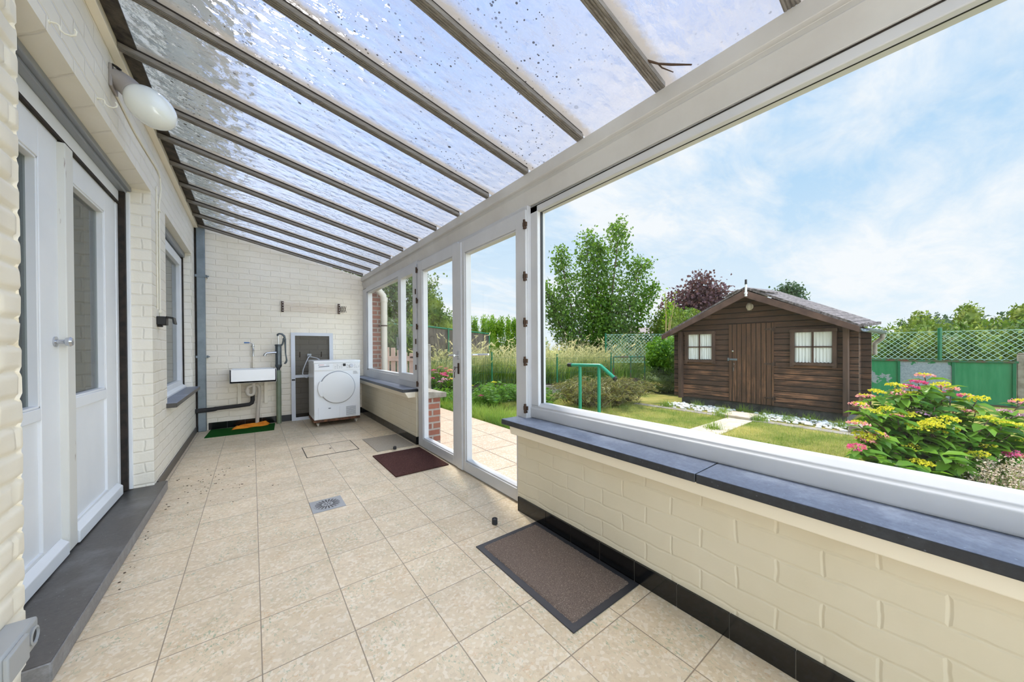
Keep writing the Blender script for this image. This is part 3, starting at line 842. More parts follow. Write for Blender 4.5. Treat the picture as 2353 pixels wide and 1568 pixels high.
# ---------------------------------------------------------------- french doors
dr = thing('door_1', 'white double glazed garden doors beside the picture window', 'door', (1.55, 2.81, 0), kind='structure')
b = MB()
b.box((1.535, 1.832, 0.0), (1.63, 1.858, 2.118)); b.box((1.545, 3.785, 0.61), (1.63, 3.82, 2.132)); b.box((1.552, 3.785, 0.0), (1.63, 3.822, 0.61))
b.box((1.55, 1.858, 2.092), (1.63, 3.79, 2.13)); b.box((1.53, 1.858, -0.002), (1.63, 3.79, 0.008), mi=1)
struct('door_frame', b, [M['white_frame'], M['grey_frame']], dr, bevel=0.002)
def leaf(y0, y1, st0, st1, z1, mesh_extra=None):
    m_ = MB()
    xf, xb = 1.52, 1.585
    z0 = 0.010; zr0, zr1 = 0.10, z1 - 0.108
    m_.box((xf, y0, z0), (xb, y0 + st0, z1)); m_.box((xf, y1 - st1, z0), (xb, y1, z1))
    m_.box((xf, y0 + st0 - 0.001, z0), (xb, y1 - st1 + 0.001, zr0)); m_.box((xf, y0 + st0 - 0.001, zr1), (xb, y1 - st1 + 0.001, z1))
    # glazing beads
    gb0, gb1 = y0 + st0, y1 - st1
    for a_, c_ in (((xf + 0.010, gb0, zr0), (xb, gb0 + 0.012, zr1)), ((xf + 0.010, gb1 - 0.012, zr0), (xb, gb1, zr1)),
                   ((xf + 0.010, gb0, zr0), (xb, gb1, zr0 + 0.012)), ((xf + 0.010, gb0, zr1 - 0.012), (xb, gb1, zr1))):
        m_.box(a_, c_)
    if mesh_extra: mesh_extra(m_)
    lf = obj('door_leaf', m_, M['white_frame'], dr, bevel=0.003)
    p_ = MB(); p_.box((1.558, gb0 + 0.004, zr0 + 0.004), (1.564, gb1 - 0.004, zr1 - 0.004))
    obj('door_pane', p_, M['glass'], lf)
    return lf
lr = leaf(1.836, 2.812, 0.112, 0.112, 2.088, lambda m_: m_.box((1.508, 2.742, 0.012), (1.522, 2.835, 2.082)))
ll = leaf(2.818, 3.786, 0.112, 0.125, 2.105)
def hinge(y, z, par):
    h = MB(); h.tube([(1.508, y, z - 0.032), (1.508, y, z + 0.032)], 0.009, 10); h.box((1.506, y - 0.016, z - 0.012), (1.523, y + 0.016, z + 0.016)); h.box((1.506, y - 0.012, z - 0.03), (1.521, y + 0.012, z - 0.016))
    obj('hinge', h, M['brass_dark'], par)
for z in (1.98, 1.62, 1.30, 1.03, 0.70, 0.44): hinge(1.834, z, lr)
for z in (2.02, 1.67, 1.37, 1.05, 0.71): hinge(3.79, z, ll)
h = MB()
yh, zh = 2.79, 1.055
h.box((1.500, yh - 0.016, zh - 0.04), (1.509, yh + 0.016, zh + 0.042)); h.tube([(1.502, yh, zh), (1.462, yh, zh)], 0.009, 10)
h.tube([(1.462, yh - 0.006, zh), (1.462, yh + 0.105, zh)], [0.010, 0.008], 10)
obj('door_handle', h, M['steel'], lr)
h = MB(); h.tube([(1.60, 2.70, 1.06), (1.665, 2.70, 1.06)], 0.009, 10); h.tube([(1.665, 2.71, 1.06), (1.665, 2.53, 1.066)], [0.010, 0.008], 10)
obj('outer_handle', h, M['steel'], lr)
h = MB(); h.box((1.501, yh - 0.014, 0.885), (1.509, yh + 0.014, 0.985)); lk = obj('lock_plate', h, M['brass_dark'], lr, bevel=0.002)
h = MB(); h.tube([(1.502, yh + 0.004, 0.945), (1.478, yh + 0.004, 0.945)], 0.003, 6); h.tube(arc((1.474, yh + 0.012, 0.940), 0.012, 0, 2 * PI, 14, 'yz'), 0.0025, 6, caps=False)
h.tube(arc((1.474, yh + 0.02, 0.912), 0.016, 0, 2 * PI, 14, 'yz'), 0.0018, 6, caps=False); h.box((1.472, yh + 0.016, 0.85), (1.475, yh + 0.026, 0.90))
obj('key', h, M['brass_dark'], lr)

# ---------------------------------------------------------------- far corner window
w2 = thing('window_2', 'white corner window with fixed light and opening casement', 'window', (1.57, 5.0, 0.646), kind='structure')
b = MB()
xf, xb = 1.545, 1.63
b.box((xf, 6.10, 0.64), (xb, YF - 0.01, 2.14)); b.box((xf, 3.83, 0.64), (xb, 6.11, 0.76)); b.box((xf, 3.83, 2.075), (xb, 6.11, 2.15)); b.box((xf, 4.46, 0.755), (xb, 4.50, 2.08))
b.box((xf, 3.822, 0.64), (xb, 3.845, 2.14))
b.box((xf + 0.012, 6.05, 0.76), (xb, 6.10, 2.075)); b.box((xf + 0.012, 4.5, 0.76), (xb, 4.515, 2.075)); b.box((xf + 0.012, 4.5, 0.76), (xb, 6.1, 0.785)); b.box((xf + 0.012, 4.5, 2.055), (xb, 6.1, 2.075))
struct('window_frame', b, M['white_frame'], w2, bevel=0.003)
b = MB(); b.box((1.585, 4.505, 0.775), (1.591, 6.09, 2.065)); struct('window_pane', b, M['glass'], w2)
b = MB()
b.box((1.522, 3.842, 0.722), (1.59, 3.948, 2.105)); b.box((1.522, 4.345, 0.722), (1.59, 4.455, 2.105)); b.box((1.522, 3.94, 0.722), (1.59, 4.35, 0.81)); b.box((1.522, 3.94, 2.015), (1.59, 4.35, 2.105))
cs = obj('casement', b, M['white_frame'], w2, bevel=0.003)
b = MB(); b.box((1.558, 3.944, 0.806), (1.564, 4.349, 2.02)); obj('window_pane', b, M['glass'], cs)
for z in (1.78, 1.20, 0.90):
    b = MB(); b.tube([(1.514, 3.836, z - 0.03), (1.514, 3.836, z + 0.03)], 0.008, 8); obj('hinge', b, M['brass_dark'], cs)
b = MB(); b.box((1.505, 4.425, 1.10), (1.523, 4.445, 1.16)); b.box((1.497, 4.42, 1.12), (1.507, 4.45, 1.27)); obj('window_handle', b, M['grey_plastic'], cs, bevel=0.004)

# ---------------------------------------------------------------- house doors on the left
XD = -0.78
d2 = thing('door_2', 'white painted double doors into the house with long panes', 'door', (XD, 2.8, 0.075), kind='structure')
b = MB()
b.box((-0.86, 3.695, 0.075), (-0.776, 3.742, 2.29)); b.box((-0.86, 1.897, 2.205), (-0.772, 3.79, 2.292)); b.box((-0.86, 1.90, 0.075), (-0.776, 1.98, 2.29))
b.box((-0.86, 3.742, 0.075), (-0.79, 3.79, 2.292))
struct('door_frame', b, M['white_paint'], d2, bevel=0.003)
b = MB(); b.box((-0.79, 3.742, 0.078), (-0.742, 3.79, 2.30)); b.box((-0.788, 1.9, 2.192), (-0.765, 3.74, 2.207)); struct('roller_guide', b, M['dark_gap'], d2)
b = MB(); b.box((-0.742, 3.768, 0.078), (-0.722, 3.792, 2.30)); struct('guide_cover', b, M['white_paint'], d2, bevel=0.002)
b = MB(); b.box((-0.79, 1.897, 2.312), (-0.715, 3.79, 2.347)); b.box((-0.80, 1.897, 2.292), (-0.737, 3.79, 2.312)); struct('roller_shutter_slat', b, M['grey_frame'], d2, bevel=0.004)
def hleaf(y0, y1, g0, g1, gz0, gz1):
    m_ = MB(); xf, xb = XD, XD - 0.05
    m_.box((xf, y0, 0.09), (xb, g0, 2.203)); m_.box((xf, g1, 0.09), (xb, y1, 2.203))
    m_.box((xf, g0, gz1), (xb, g1, 2.203)); m_.box((xf, g0, 0.80), (xb, g1, gz0)); m_.box((xf, g0, 0.09), (xb, g1, 0.185))
    m_.box((xf - 0.012, g0, 0.18), (xb, g1, 0.802))
    m_.prism([(xf, 0.082), (xf + 0.03, 0.082), (xf + 0.03, 0.145), (xf, 0.172)], 'y', y0 + 0.09 if y0 > 2.5 else y0, y1 - 0.025)
    for a_, c_ in (((xf - 0.004, g0, gz0), (xb, g0 + 0.012, gz1)), ((xf - 0.004, g1 - 0.012, gz0), (xb, g1, gz1)), ((xf - 0.004, g0, gz0), (xb, g1, gz0 + 0.012)), ((xf - 0.004, g0, gz1 - 0.012), (xb, g1, gz1))):
        m_.box(a_, c_)
    lf = obj('door_leaf', m_, M['white_paint'], d2, bevel=0.003)
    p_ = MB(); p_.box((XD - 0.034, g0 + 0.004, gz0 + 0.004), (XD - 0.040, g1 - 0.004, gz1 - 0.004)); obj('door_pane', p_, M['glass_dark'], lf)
    return lf
hr = hleaf(2.80, 3.692, 2.955, 3.475, 0.862, 2.052)
hl = hleaf(1.985, 2.785, 2.10, 2.583, 0.857, 2.02)
b = MB(); b.box((-0.785, 2.772, 0.09), (-0.752, 2.868, 2.185)); obj('centre_post', b, M['white_worn'], hr, bevel=0.004)
b = MB(); b.lathe([(0.026, 0), (0.026, 0.006), (0.011, 0.008), (0.010, 0.03), (0.020, 0.036), (0.024, 0.05), (0.018, 0.058), (0.0, 0.06)], (XD, 2.725, 1.168), (1, 0, 0), 20)
obj('door_knob', b, M['steel'], hl)

b = MB()
b.box((-0.86, 1.86, 0.0), (-0.548, 3.862, 0.073))
o = obj('stone_step', b, [M['step'], M['step_edge']], bevel=0.006); tag(o, 'dark bluestone door step along the white house doors', 'step', kind='structure'); edge_mat(o)

# house window beyond the doors
w3 = thing('window_3', 'narrow white house window in the left wall', 'window', (-0.72, 5.15, 0.64), kind='structure')
b = MB(); xf, xb = -0.705, -0.78
b.box((xf, 4.33, 0.64), (xb, 4.43, 2.27)); b.box((xf, 5.88, 0.64), (xb, 6.0, 2.27)); b.box((xf, 4.42, 0.64), (xb, 5.89, 0.74)); b.box((xf, 4.42, 2.17), (xb, 5.89, 2.27))
b.prism([(xf, 0.64), (xf + 0.035, 0.64), (xf + 0.035, 0.66), (xf, 0.685)], 'y', 4.36, 5.97)
struct('window_frame', b, M['white_paint'], w3, bevel=0.004)
b = MB(); b.box((-0.742, 4.425, 0.735), (-0.748, 5.885, 2.175)); struct('window_pane', b, M['glass_dark'], w3)
b = MB(); b.box((-0.76, 4.33, 2.29), (-0.675, 6.0, 2.352)); struct('roller_shutter_slat', b, M['grey_frame'], w3, bevel=0.004)
b = MB(); b.box((-0.72, 5.985, 0.645), (-0.69, 6.003, 2.3)); struct('roller_guide', b, M['dark_gap'], w3)
b = MB(); b.box((-0.80, 4.285, 0.600), (-0.545, 6.02, 0.641))
o = struct('bluestone_sill', b, [M['sill'], M['step']], label='dark stone sill under the narrow house window', cat='sill', bevel=0.003); edge_mat(o)

# dim house room behind the panes
b = MB()
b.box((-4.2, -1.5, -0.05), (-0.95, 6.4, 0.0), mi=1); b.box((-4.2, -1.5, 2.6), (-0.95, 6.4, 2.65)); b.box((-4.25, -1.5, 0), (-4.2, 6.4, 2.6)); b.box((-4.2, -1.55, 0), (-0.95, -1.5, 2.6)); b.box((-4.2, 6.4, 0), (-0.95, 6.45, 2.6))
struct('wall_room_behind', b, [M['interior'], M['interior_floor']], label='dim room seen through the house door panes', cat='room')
# ------------------------------------------------------------------ things in the veranda
lp = thing('wall_lamp', 'white opal globe lamp on taupe bracket over the house doors', 'lamp', (XW, 2.87, 2.63))
b = MB()
b.box((XW, 2.82, 2.575), (XW + 0.014, 2.93, 2.70))
b.tube([(XW + 0.01, 2.87, 2.655), (XW + 0.06, 2.862, 2.622), (XW + 0.088, 2.852, 2.592)], [0.05, 0.055, 0.056], 18)
obj('bracket', b, M['lamp_grey'], lp, bevel=0.004)
b = MB(); b.lathe([(0.018, -0.002), (0.020, 0.004), (0.012, 0.006), (0.0, 0.004)], (XW + 0.028, 2.835, 2.692), (0.5, -0.5, 0.7), 16); obj('screw_cap', b, M['black'], lp)
ax = Vector((0.62, -0.20, -0.62)).normalized()
q = ax.to_track_quat('Z', 'X').to_matrix()
b = MB(); b.ell(Vector((XW + 0.088, 2.852, 2.592)) + ax * 0.105, (0.098, 0.098, 0.125), q, 32, 20); obj('lamp_globe', b, M['lamp_glass'], lp)

def hook(y, z, lab):
    m_ = MB(); pts = [(XW, y, z), (XW + 0.018, y, z + 0.002)] + [(XW + 0.046 + 0.022 * math.cos(a), y, z - 0.008 + 0.020 * math.sin(a)) for a in [math.radians(t) for t in (165, 210, 250, 290, 330, 370, 400)]]
    m_.tube(pts, 0.0035, 8); m_.lathe([(0.008, 0), (0.007, 0.003), (0.0, 0.004)], (XW, y, z), (1, 0, 0), 10)
    return tag(obj('ceiling_hook', m_, M['cream_cable']), lab, 'hook', 'hooks in the lintel')
hook(2.13, 2.395, 'white painted cup hook nearest the viewer on the lintel'); hook(2.645, 2.40, 'white painted cup hook on the lintel just before the globe lamp')

b = MB()
b.tube([(XW + 0.006, 2.92, 2.585), (XW + 0.006, 3.3, 2.565), (XW + 0.006, 3.55, 2.575), (XW + 0.006, 4.00, 2.60), (XW + 0.012, 4.06, 2.56), (XW + 0.014, 4.07, 2.45), (XW + 0.006, 4.045, 2.33), (XW + 0.006, 4.04, 1.9), (XW + 0.006, 4.04, 1.42), (XW + 0.010, 4.035, 1.39)], 0.006, 8)
b.tube([(XW + 0.006, 3.96, 2.45), (XW + 0.006, 3.945, 2.0), (XW + 0.006, 3.945, 1.45)], 0.005, 8)
for z in (2.28, 1.44): b.box((XW, 4.025, z - 0.01), (XW + 0.016, 4.055, z + 0.01))
tag(obj('electric_cable', b, M['cream_cable']), 'painted cable running from the globe lamp down to the black socket', 'cable')
sk = thing('power_socket', 'black weatherproof socket on the house wall beside the narrow window', 'socket', (XW, 3.98, 1.32))
b = MB(); b.box((XW, 3.925, 1.325), (XW + 0.055, 4.04, 1.395)); b.box((XW, 3.95, 1.31), (XW + 0.03, 4.0, 1.326)); obj('socket_body', b, M['black'], sk, bevel=0.005)
b = MB(); b.prism([(XW + 0.054, 1.398), (XW + 0.098, 1.392), (XW + 0.108, 1.335), (XW + 0.096, 1.335), (XW + 0.09, 1.38), (XW + 0.054, 1.386)], 'y', 3.925, 4.04); obj('socket_flap', b, M['black'], sk, bevel=0.003)

sk = thing('power_socket', 'grey surface socket low on the near brick pier at the picture edge', 'socket', (XW, 1.70, 0.18))
b = MB(); b.box((XW - 0.01, 1.60, 0.185), (-0.555, 1.80, 0.275)); obj('socket_body', b, M['grey_plastic'], sk, bevel=0.008)
b = MB(); b.box((-0.557, 1.60, 0.19), (-0.545, 1.715, 0.27)); obj('socket_lid', b, M['grey_plastic'], sk, bevel=0.004)
b = MB(); b.lathe([(0.026, 0), (0.028, 0.006), (0.022, 0.008), (0.021, 0.0)], (-0.556, 1.762, 0.23), (1, 0, 0), 20); b.lathe([(0.020, 0), (0.020, 0.002)], (-0.556, 1.762, 0.23), (1, 0, 0), 20, mi=1); obj('socket_outlet', b, [M['grey_plastic'], M['black']], sk)

dp = thing('downpipe', 'square galvanised downpipe in the corner beside the sink', 'pipe', (-0.55, 6.29, 0))
b = MB(); b.box((-0.592, 6.245, 0.0), (-0.506, 6.325, 2.80)); obj('pipe', b, M['galv'], dp, bevel=0.006)
for z in (2.12, 1.02):
    m_ = MB(); m_.box((-0.605, 6.237, z - 0.016), (-0.486, 6.246, z + 0.016)); m_.box((-0.49, 6.237, z - 0.016), (-0.482, YF, z + 0.016)); m_.tube([(-0.482, 6.241, z), (-0.462, 6.241, z)], 0.008, 8)
    obj('pipe_clamp', m_, M['galv'], dp)
b = MB(); b.box((XW, 6.26, 0.0), (-0.594, YF, 2.78)); struct('trim_6', b, M['dark_gap'], label='dark strip between house wall and downpipe', cat='strip')  # dark brown filler strip in the gap beside the pipe

sy = 5.93
snk = thing('utility_sink', 'white rectangular utility sink on the end wall above green mat', 'sink', (0.015, 6.12, 0.0))
b = MB()
x0, x1, z0, z1, y0, y1 = -0.246, 0.276, 0.655, 0.842, sy, YF - 0.003
tk = 0.022
b.box((x0, y0, z0), (x1, y1, z0 + 0.03)); b.box((x0, y0, z0), (x1, y0 + tk, z1)); b.box((x0, y1 - tk, z0), (x1, y1, z1)); b.box((x0, y0, z0), (x0 + tk, y1, z1)); b.box((x1 - tk, y0, z0), (x1, y1, z1))
obj('basin', b, M['ceramic'], snk, bevel=0.006)
for x in (-0.15, 0.16):
    m_ = MB(); m_.box((x - 0.022, 6.292, 0.31), (x + 0.022, YF - 0.001, z0 + 0.002)); m_.box((x - 0.012, sy + 0.05, z0 - 0.018), (x + 0.012, YF, z0 + 0.001)); obj('support_bracket', m_, M['cream_plain'], snk, bevel=0.002)
m_ = MB()
m_.lathe([(0.036, 0), (0.036, -0.02), (0.022, -0.03)], (0.015, 6.14, z0), (0, 0, 1), 18)
m_.tube([(0.015, 6.14, z0 - 0.01), (0.015, 6.14, 0.50)] + [(0.015 - 0.0 , 6.14, 0.5)] , 0.024, 14)
m_.tube([(0.013, 6.14, 0.56)] + arc((-0.022, 6.14, 0.50), 0.036, 0.0, -PI, 8) + [(-0.058, 6.14, 0.56), (-0.05, 6.14, 0.585), (0.0, 6.14, 0.60)], 0.022, 14)
m_.tube([(0.02, 6.14, 0.605), (0.055, 6.15, 0.60), (0.075, 6.17, 0.57), (0.078, 6.19, 0.50), (0.062, 6.22, 0.25), (0.048, 6.25, 0.02), (0.046, 6.25, 0.0)], 0.024, 14)
m_.lathe([(0.030, -0.02), (0.031, 0.0), (0.030, 0.02)], (-0.058, 6.14, 0.53), (0, 0, 1), 14); m_.lathe([(0.030, -0.015), (0.030, 0.015)], (0.015, 6.14, 0.62), (0, 0, 1), 14)
obj('drain_trap', m_, M['pvc'], snk)
m_ = MB(); m_.tube([(-0.612, 6.21, 0.29), (-0.43, 6.21, 0.297), (-0.40, 6.215, 0.302)], 0.030, 12); m_.tube([(-0.41, 6.22, 0.302), (-0.2, 6.22, 0.312), (-0.1, 6.22, 0.318), (-0.04, 6.22, 0.322), (-0.01, 6.22, 0.34), (0.0, 6.22, 0.38), (0.0, 6.20, 0.47)], 0.026, 12)
tag(obj('waste_pipe', m_, M['foam']), 'black waste pipe running along the end wall to the downpipe', 'pipe')

tp = thing('water_tap', 'thin chrome tap with blue lever above the sink', 'tap', (0.012, 6.3, 0.85))
b = MB(); b.tube([(0.012, 6.305, 0.845), (0.012, 6.305, 1.02)], 0.012, 12); b.lathe([(0.018, 0), (0.018, 0.02)], (0.012, 6.305, 0.88), (0, 0, 1), 14); obj('riser', b, M['cream_plain'], tp)
b = MB(); b.tube([(0.012, 6.305, 1.015), (0.012, 6.305, 1.05), (0.014, 6.303, 1.10), (0.010, 6.30, 1.14), (0.010, 6.30, 1.20)], [0.013, 0.011, 0.012, 0.013, 0.011], 12); b.lathe([(0.017, -0.012), (0.019, 0.0), (0.017, 0.012)], (0.010, 6.30, 1.165), (0, 0, 1), 12); b.tube([(0.010, 6.295, 1.125), (0.014, 6.25, 1.125), (0.014, 6.24, 1.105)], 0.009, 10); b.tube([(0.010, 6.29, 1.19), (-0.02, 6.28, 1.212), (-0.04, 6.28, 1.213)], 0.005, 8); obj('valve', b, M['steel'], tp)
b = MB(); b.tube([(-0.03, 6.28, 1.213), (-0.092, 6.278, 1.214)], [0.008, 0.010], 10); obj('lever', b, M['blue'], tp)

pm = thing('hand_water_pump', 'grey cast hand pump with curved lever on a green riser pipe', 'pump', (0.314, 6.22, 0))
py_ = 6.22
b = MB(); b.lathe([(0.032, 0.0), (0.032, 0.778), (0.024, 0.80)], (0.314, py_, 0.0), (0, 0, 1), 20); obj('riser_pipe', b, M['green_pipe'], pm)
b = MB(); b.lathe([(0.022, 0.79), (0.020, 0.815), (0.024, 0.83), (0.042, 0.86), (0.044, 0.885), (0.040, 0.89), (0.040, 1.165), (0.046, 1.17), (0.046, 1.185), (0.030, 1.19), (0.0, 1.19)], (0.314, py_, 0.0), (0, 0, 1), 24); b.box((0.306, py_ - 0.044, 0.90), (0.322, py_ - 0.036, 1.16)); obj('pump_body', b, M['pump'], pm)
b = MB(); b.tube([(0.30, py_ - 0.01, 1.068), (0.22, py_ - 0.03, 1.062), (0.17, py_ - 0.04, 1.058), (0.150, py_ - 0.04, 1.045), (0.145, py_ - 0.04, 1.02)], [0.020, 0.016, 0.016, 0.017, 0.020], 14); obj('spout', b, M['steel'], pm)
b = MB(); b.tube([(0.314, py_, 1.18), (0.312, py_, 1.33)], 0.006, 8); obj('plunger_rod', b, M['steel'], pm)
b = MB()
b.tube([(0.345, py_, 1.17), (0.368, py_, 1.195), (0.378, py_, 1.24), (0.385, py_, 1.285)], [0.014, 0.012, 0.013, 0.016], 10)
b.tube([(0.308, py_, 1.315), (0.306, py_, 1.338), (0.325, py_, 1.350), (0.360, py_, 1.345), (0.388, py_, 1.318), (0.400, py_, 1.27), (0.402, py_, 1.16), (0.405, py_, 1.05), (0.414, py_, 0.985), (0.418, py_, 0.945), (0.408, py_, 0.912), (0.388, py_, 0.895)], [0.013, 0.013, 0.012, 0.013, 0.015, 0.013, 0.011, 0.009, 0.009, 0.012, 0.013, 0.011], 12)
obj('pump_lever', b, M['pump'], pm)

sc_ = thing('insect_screen', 'pale framed insect screen leaning on the end wall behind the dryer', 'screen', (0.77, 6.27, 0))
b = MB(); xa, xc = 0.478, 1.068
lean = lambda z: 6.262 + 0.045 * z / 1.375
def scb(x0, x1, z0, z1):
    yy0, yy1 = lean(z0), lean(z1); t = 0.018
    return [(x0, yy0, z0), (x1, yy0, z0), (x1, yy0 + t, z0), (x0, yy0 + t, z0), (x0, yy1, z1), (x1, yy1, z1), (x1, yy1 + t, z1), (x0, yy1 + t, z1)]
BF = [(0, 3, 2, 1), (4, 5, 6, 7), (0, 1, 5, 4), (1, 2, 6, 5), (2, 3, 7, 6), (3, 0, 4, 7)]
b.add(scb(xa, xa + 0.056, 0.0, 1.375), BF); b.add(scb(xc - 0.056, xc, 0.0, 1.375), BF); b.add(scb(xa + 0.05, xc - 0.05, 1.325, 1.375), BF); b.add(scb(xa + 0.05, xc - 0.05, 0.0, 0.05), BF); b.add(scb(xa + 0.05, xc - 0.05, 0.665, 0.71), BF)
obj('screen_frame', b, M['screen_frame'], sc_, bevel=0.002)
b = MB(); b.add([(xa + 0.05, lean(0.04) + 0.009, 0.04), (xc - 0.05, lean(0.04) + 0.009, 0.04), (xc - 0.05, lean(1.33) + 0.009, 1.33), (xa + 0.05, lean(1.33) + 0.009, 1.33)], [(0, 1, 2, 3)]); obj('netting', b, M['netting'], sc_)
b = MB(); b.box((xa + 0.008, lean(0.63) - 0.012, 0.625), (xa + 0.05, lean(0.63) + 0.002, 0.648)); obj('latch', b, M['black'], sc_, bevel=0.003)

ws = thing('power_socket', 'small grey socket on the end wall above the dryer', 'socket', (0.725, YF, 1.0))
b = MB(); b.box((0.695, YF - 0.03, 0.975), (0.755, YF, 1.04)); obj('socket_body', b, M['grey_plastic'], ws, bevel=0.006)
b = MB(); b.lathe([(0.022, 0), (0.022, 0.02), (0.015, 0.035), (0.008, 0.045)], (0.725, YF - 0.03, 1.0), (0, -1, 0), 14); obj('plug', b, M['grey_plastic'], ws)
for x in (0.60, 0.90):
    m_ = MB(); m_.box((x - 0.006, YF - 0.004, 1.0), (x + 0.006, YF + 0.001, 1.07)); m_.box((x - 0.009, YF - 0.012, 0.985), (x + 0.003, YF + 0.001, 1.005))
    tag(obj('wall_hook', m_, M['board']), 'rusty hook behind the screen netting left of the socket' if x < 0.7 else 'rusty hook behind the screen netting right of the socket', 'hook', 'rusty hooks behind the netting')

# dryer and its dolly
dy0, dy1, dx0, dx1 = 5.53, 6.09, 0.690, 1.302
dz0, dz1 = 0.102, 0.948
dl = thing('appliance_dolly', 'brown wheeled board carrying the white dryer', 'dolly', (1.0, 5.8, 0))
b = MB(); b.box((0.685, 5.535, 0.066), (1.300, 6.08, 0.1)); obj('board', b, M['board'], dl, bevel=0.003)
for x, y in ((0.745, 5.60), (1.255, 5.60), (0.745, 6.0), (1.255, 6.0)):
    m_ = MB(); m_.lathe([(0.020, -0.010), (0.024, -0.006), (0.024, 0.006), (0.020, 0.010)], (x, y, 0.024), (1, 0, 0), 18); m_.box((x - 0.016, y - 0.008, 0.024), (x - 0.012, y + 0.008, 0.066)); m_.box((x + 0.012, y - 0.008, 0.024), (x + 0.016, y + 0.008, 0.066)); m_.box((x - 0.02, y - 0.02, 0.060), (x + 0.02, y + 0.02, 0.067)); obj('castor', m_, M['pvc'], dl)
dr_ = thing('tumble_dryer', 'white tumble dryer with round door and top control panel', 'dryer', (1.0, 5.8, 0.1))
b = MB(); b.box((dx0, dy0, dz0), (dx1, dy1, dz1 - 0.03)); obj('cabinet', b, M['appliance'], dr_, bevel=0.008)
b = MB(); b.box((dx0 - 0.003, dy0 - 0.008, dz1 - 0.036), (dx1 + 0.003, dy1 + 0.01, dz1)); obj('top_panel', b, M['appliance'], dr_, bevel=0.006)
F_ = dy0
zc = 0.865
b = MB(); b.box((dx0 + 0.002, F_ - 0.006, 0.80), (dx1 - 0.002, F_ + 0.002, 0.909)); cp = obj('control_panel', b, M['appliance_door'], dr_, bevel=0.003)
b = MB(); b.box((dx0 + 0.004, F_ - 0.010, 0.812), (dx0 + 0.238, F_ - 0.004, 0.906)); wd = obj('water_tank_drawer', b, M['appliance'], dr_, bevel=0.003)
b = MB(); b.prism([(dx0 + 0.06, 0.856), (dx0 + 0.195, 0.862), (dx0 + 0.195, 0.872), (dx0 + 0.06, 0.866)], 'y', F_ - 0.0115, F_ - 0.009); b.box((dx0 + 0.058, F_ - 0.0112, 0.826), (dx0 + 0.197, F_ - 0.0095, 0.857), mi=1); obj('drawer_grip', b, [M['ink'], M['appliance']], wd)
b = MB(); b.box((dx0 + 0.375, F_ - 0.0085, 0.862), (dx0 + 0.412, F_ - 0.005, 0.90)); obj('display', b, M['black'], cp)
b = MB(); b.lathe([(0.027, 0.0), (0.027, 0.012), (0.024, 0.016), (0.0, 0.017)], (dx0 + 0.49, F_ - 0.005, 0.868), (0, -1, 0), 24); b.box((dx0 + 0.487, F_ - 0.024, 0.868), (dx0 + 0.493, F_ - 0.02, 0.892)); obj('programme_knob', b, M['screen_frame'], cp)
def letters(txt, x, z, h, mat, parent, y=F_ - 0.0115, name='lettering'):
    cu = bpy.data.curves.new('lettering', 'FONT'); cu.body = txt; cu.size = h; cu.extrude = 0.0004
    o_ = bpy.data.objects.new('t', cu); C.objects.link(o_)
    dg = bpy.context.evaluated_depsgraph_get(); me = bpy.data.meshes.new_from_object(o_.evaluated_get(dg))
    bpy.data.objects.remove(o_)
    m_ = MB(); R_ = Matrix(((1, 0, 0), (0, 0, -1), (0, 1, 0)))
    m_.add([R_ @ v.co + Vector((x, y, z)) for v in me.vertices], [tuple(p.vertices) for p in me.polygons])
    return obj(name, m_, mat, parent, fix=False)
letters('BOSCH', dx0 + 0.072, 0.882, 0.017, M['red_ink'], wd)
b = MB(); b.lathe([(0.006, 0), (0.006, 0.001)], (dx0 + 0.062, F_ - 0.010, 0.888), (0, -1, 0), 14); obj('emblem', b, M['ink'], wd)
b = MB(); b.box((dx0 + 0.155, F_ - 0.0112, 0.884), (dx0 + 0.195, F_ - 0.0098, 0.888)); obj('lettering', b, M['ink'], wd)
rr = random.Random(3)
for x_ in (0.265, 0.295, 0.325, 0.352, 0.425, 0.452, 0.53, 0.556, 0.585):
    b = MB()
    for k_ in range(rr.randint(2, 5)):
        zz = 0.832 + k_ * 0.013; b.box((dx0 + x_, F_ - 0.0066, zz), (dx0 + x_ + rr.uniform(0.008, 0.02), F_ - 0.0058, zz + 0.003))
    obj('lettering', b, M['ink'], cp)
b = MB()
b.box((dx0 + 0.51, F_ - 0.0012, 0.735), (dx0 + 0.598, F_ + 0.001, 0.79)); 
lb = obj('energy_sticker', b, M['appliance_door'], dr_)
b = MB()
for k_ in range(7): b.box((dx0 + 0.516, F_ - 0.0018, 0.742 + k_ * 0.0065), (dx0 + 0.516 + rr.uniform(0.03, 0.075), F_ - 0.001, 0.7445 + k_ * 0.0065))
obj('lettering', b, M['ink'], lb)
cx_, cz_ = dx0 + 0.305, 0.555
b = MB(); b.lathe([(0.236, 0.0), (0.236, 0.003)], (cx_, F_, cz_), (0, -1, 0), 64); b.lathe([(0.229, 0.003), (0.229, 0.018), (0.222, 0.026), (0.19, 0.031), (0.0, 0.033)], (cx_, F_, cz_), (0, -1, 0), 64, mi=1)
dd = obj('door', b, [M['ink'], M['appliance_door']], dr_, sharp=30)
gp = [(0.262 * math.cos(a), 0.236 * math.sin(a)) for a in [math.radians(t) for t in range(155, 212, 6)]]
poly = [(cx_ + 0.215 * math.cos(math.radians(155)), cz_ + 0.225 * math.sin(math.radians(155)))] + [(cx_ + p[0], cz_ + p[1]) for p in gp] + [(cx_ - 0.195, cz_ - 0.125)]
b = MB(); b.prism(poly, 'y', F_ - 0.030, F_); obj('door_grip', b, M['appliance_door'], dd, bevel=0.006)
b = MB(); b.box((dx0 + 0.05, F_ - 0.004, 0.112), (dx0 + 0.325, F_ + 0.001, 0.275)); fl = obj('service_flap', b, M['appliance'], dr_, bevel=0.002)
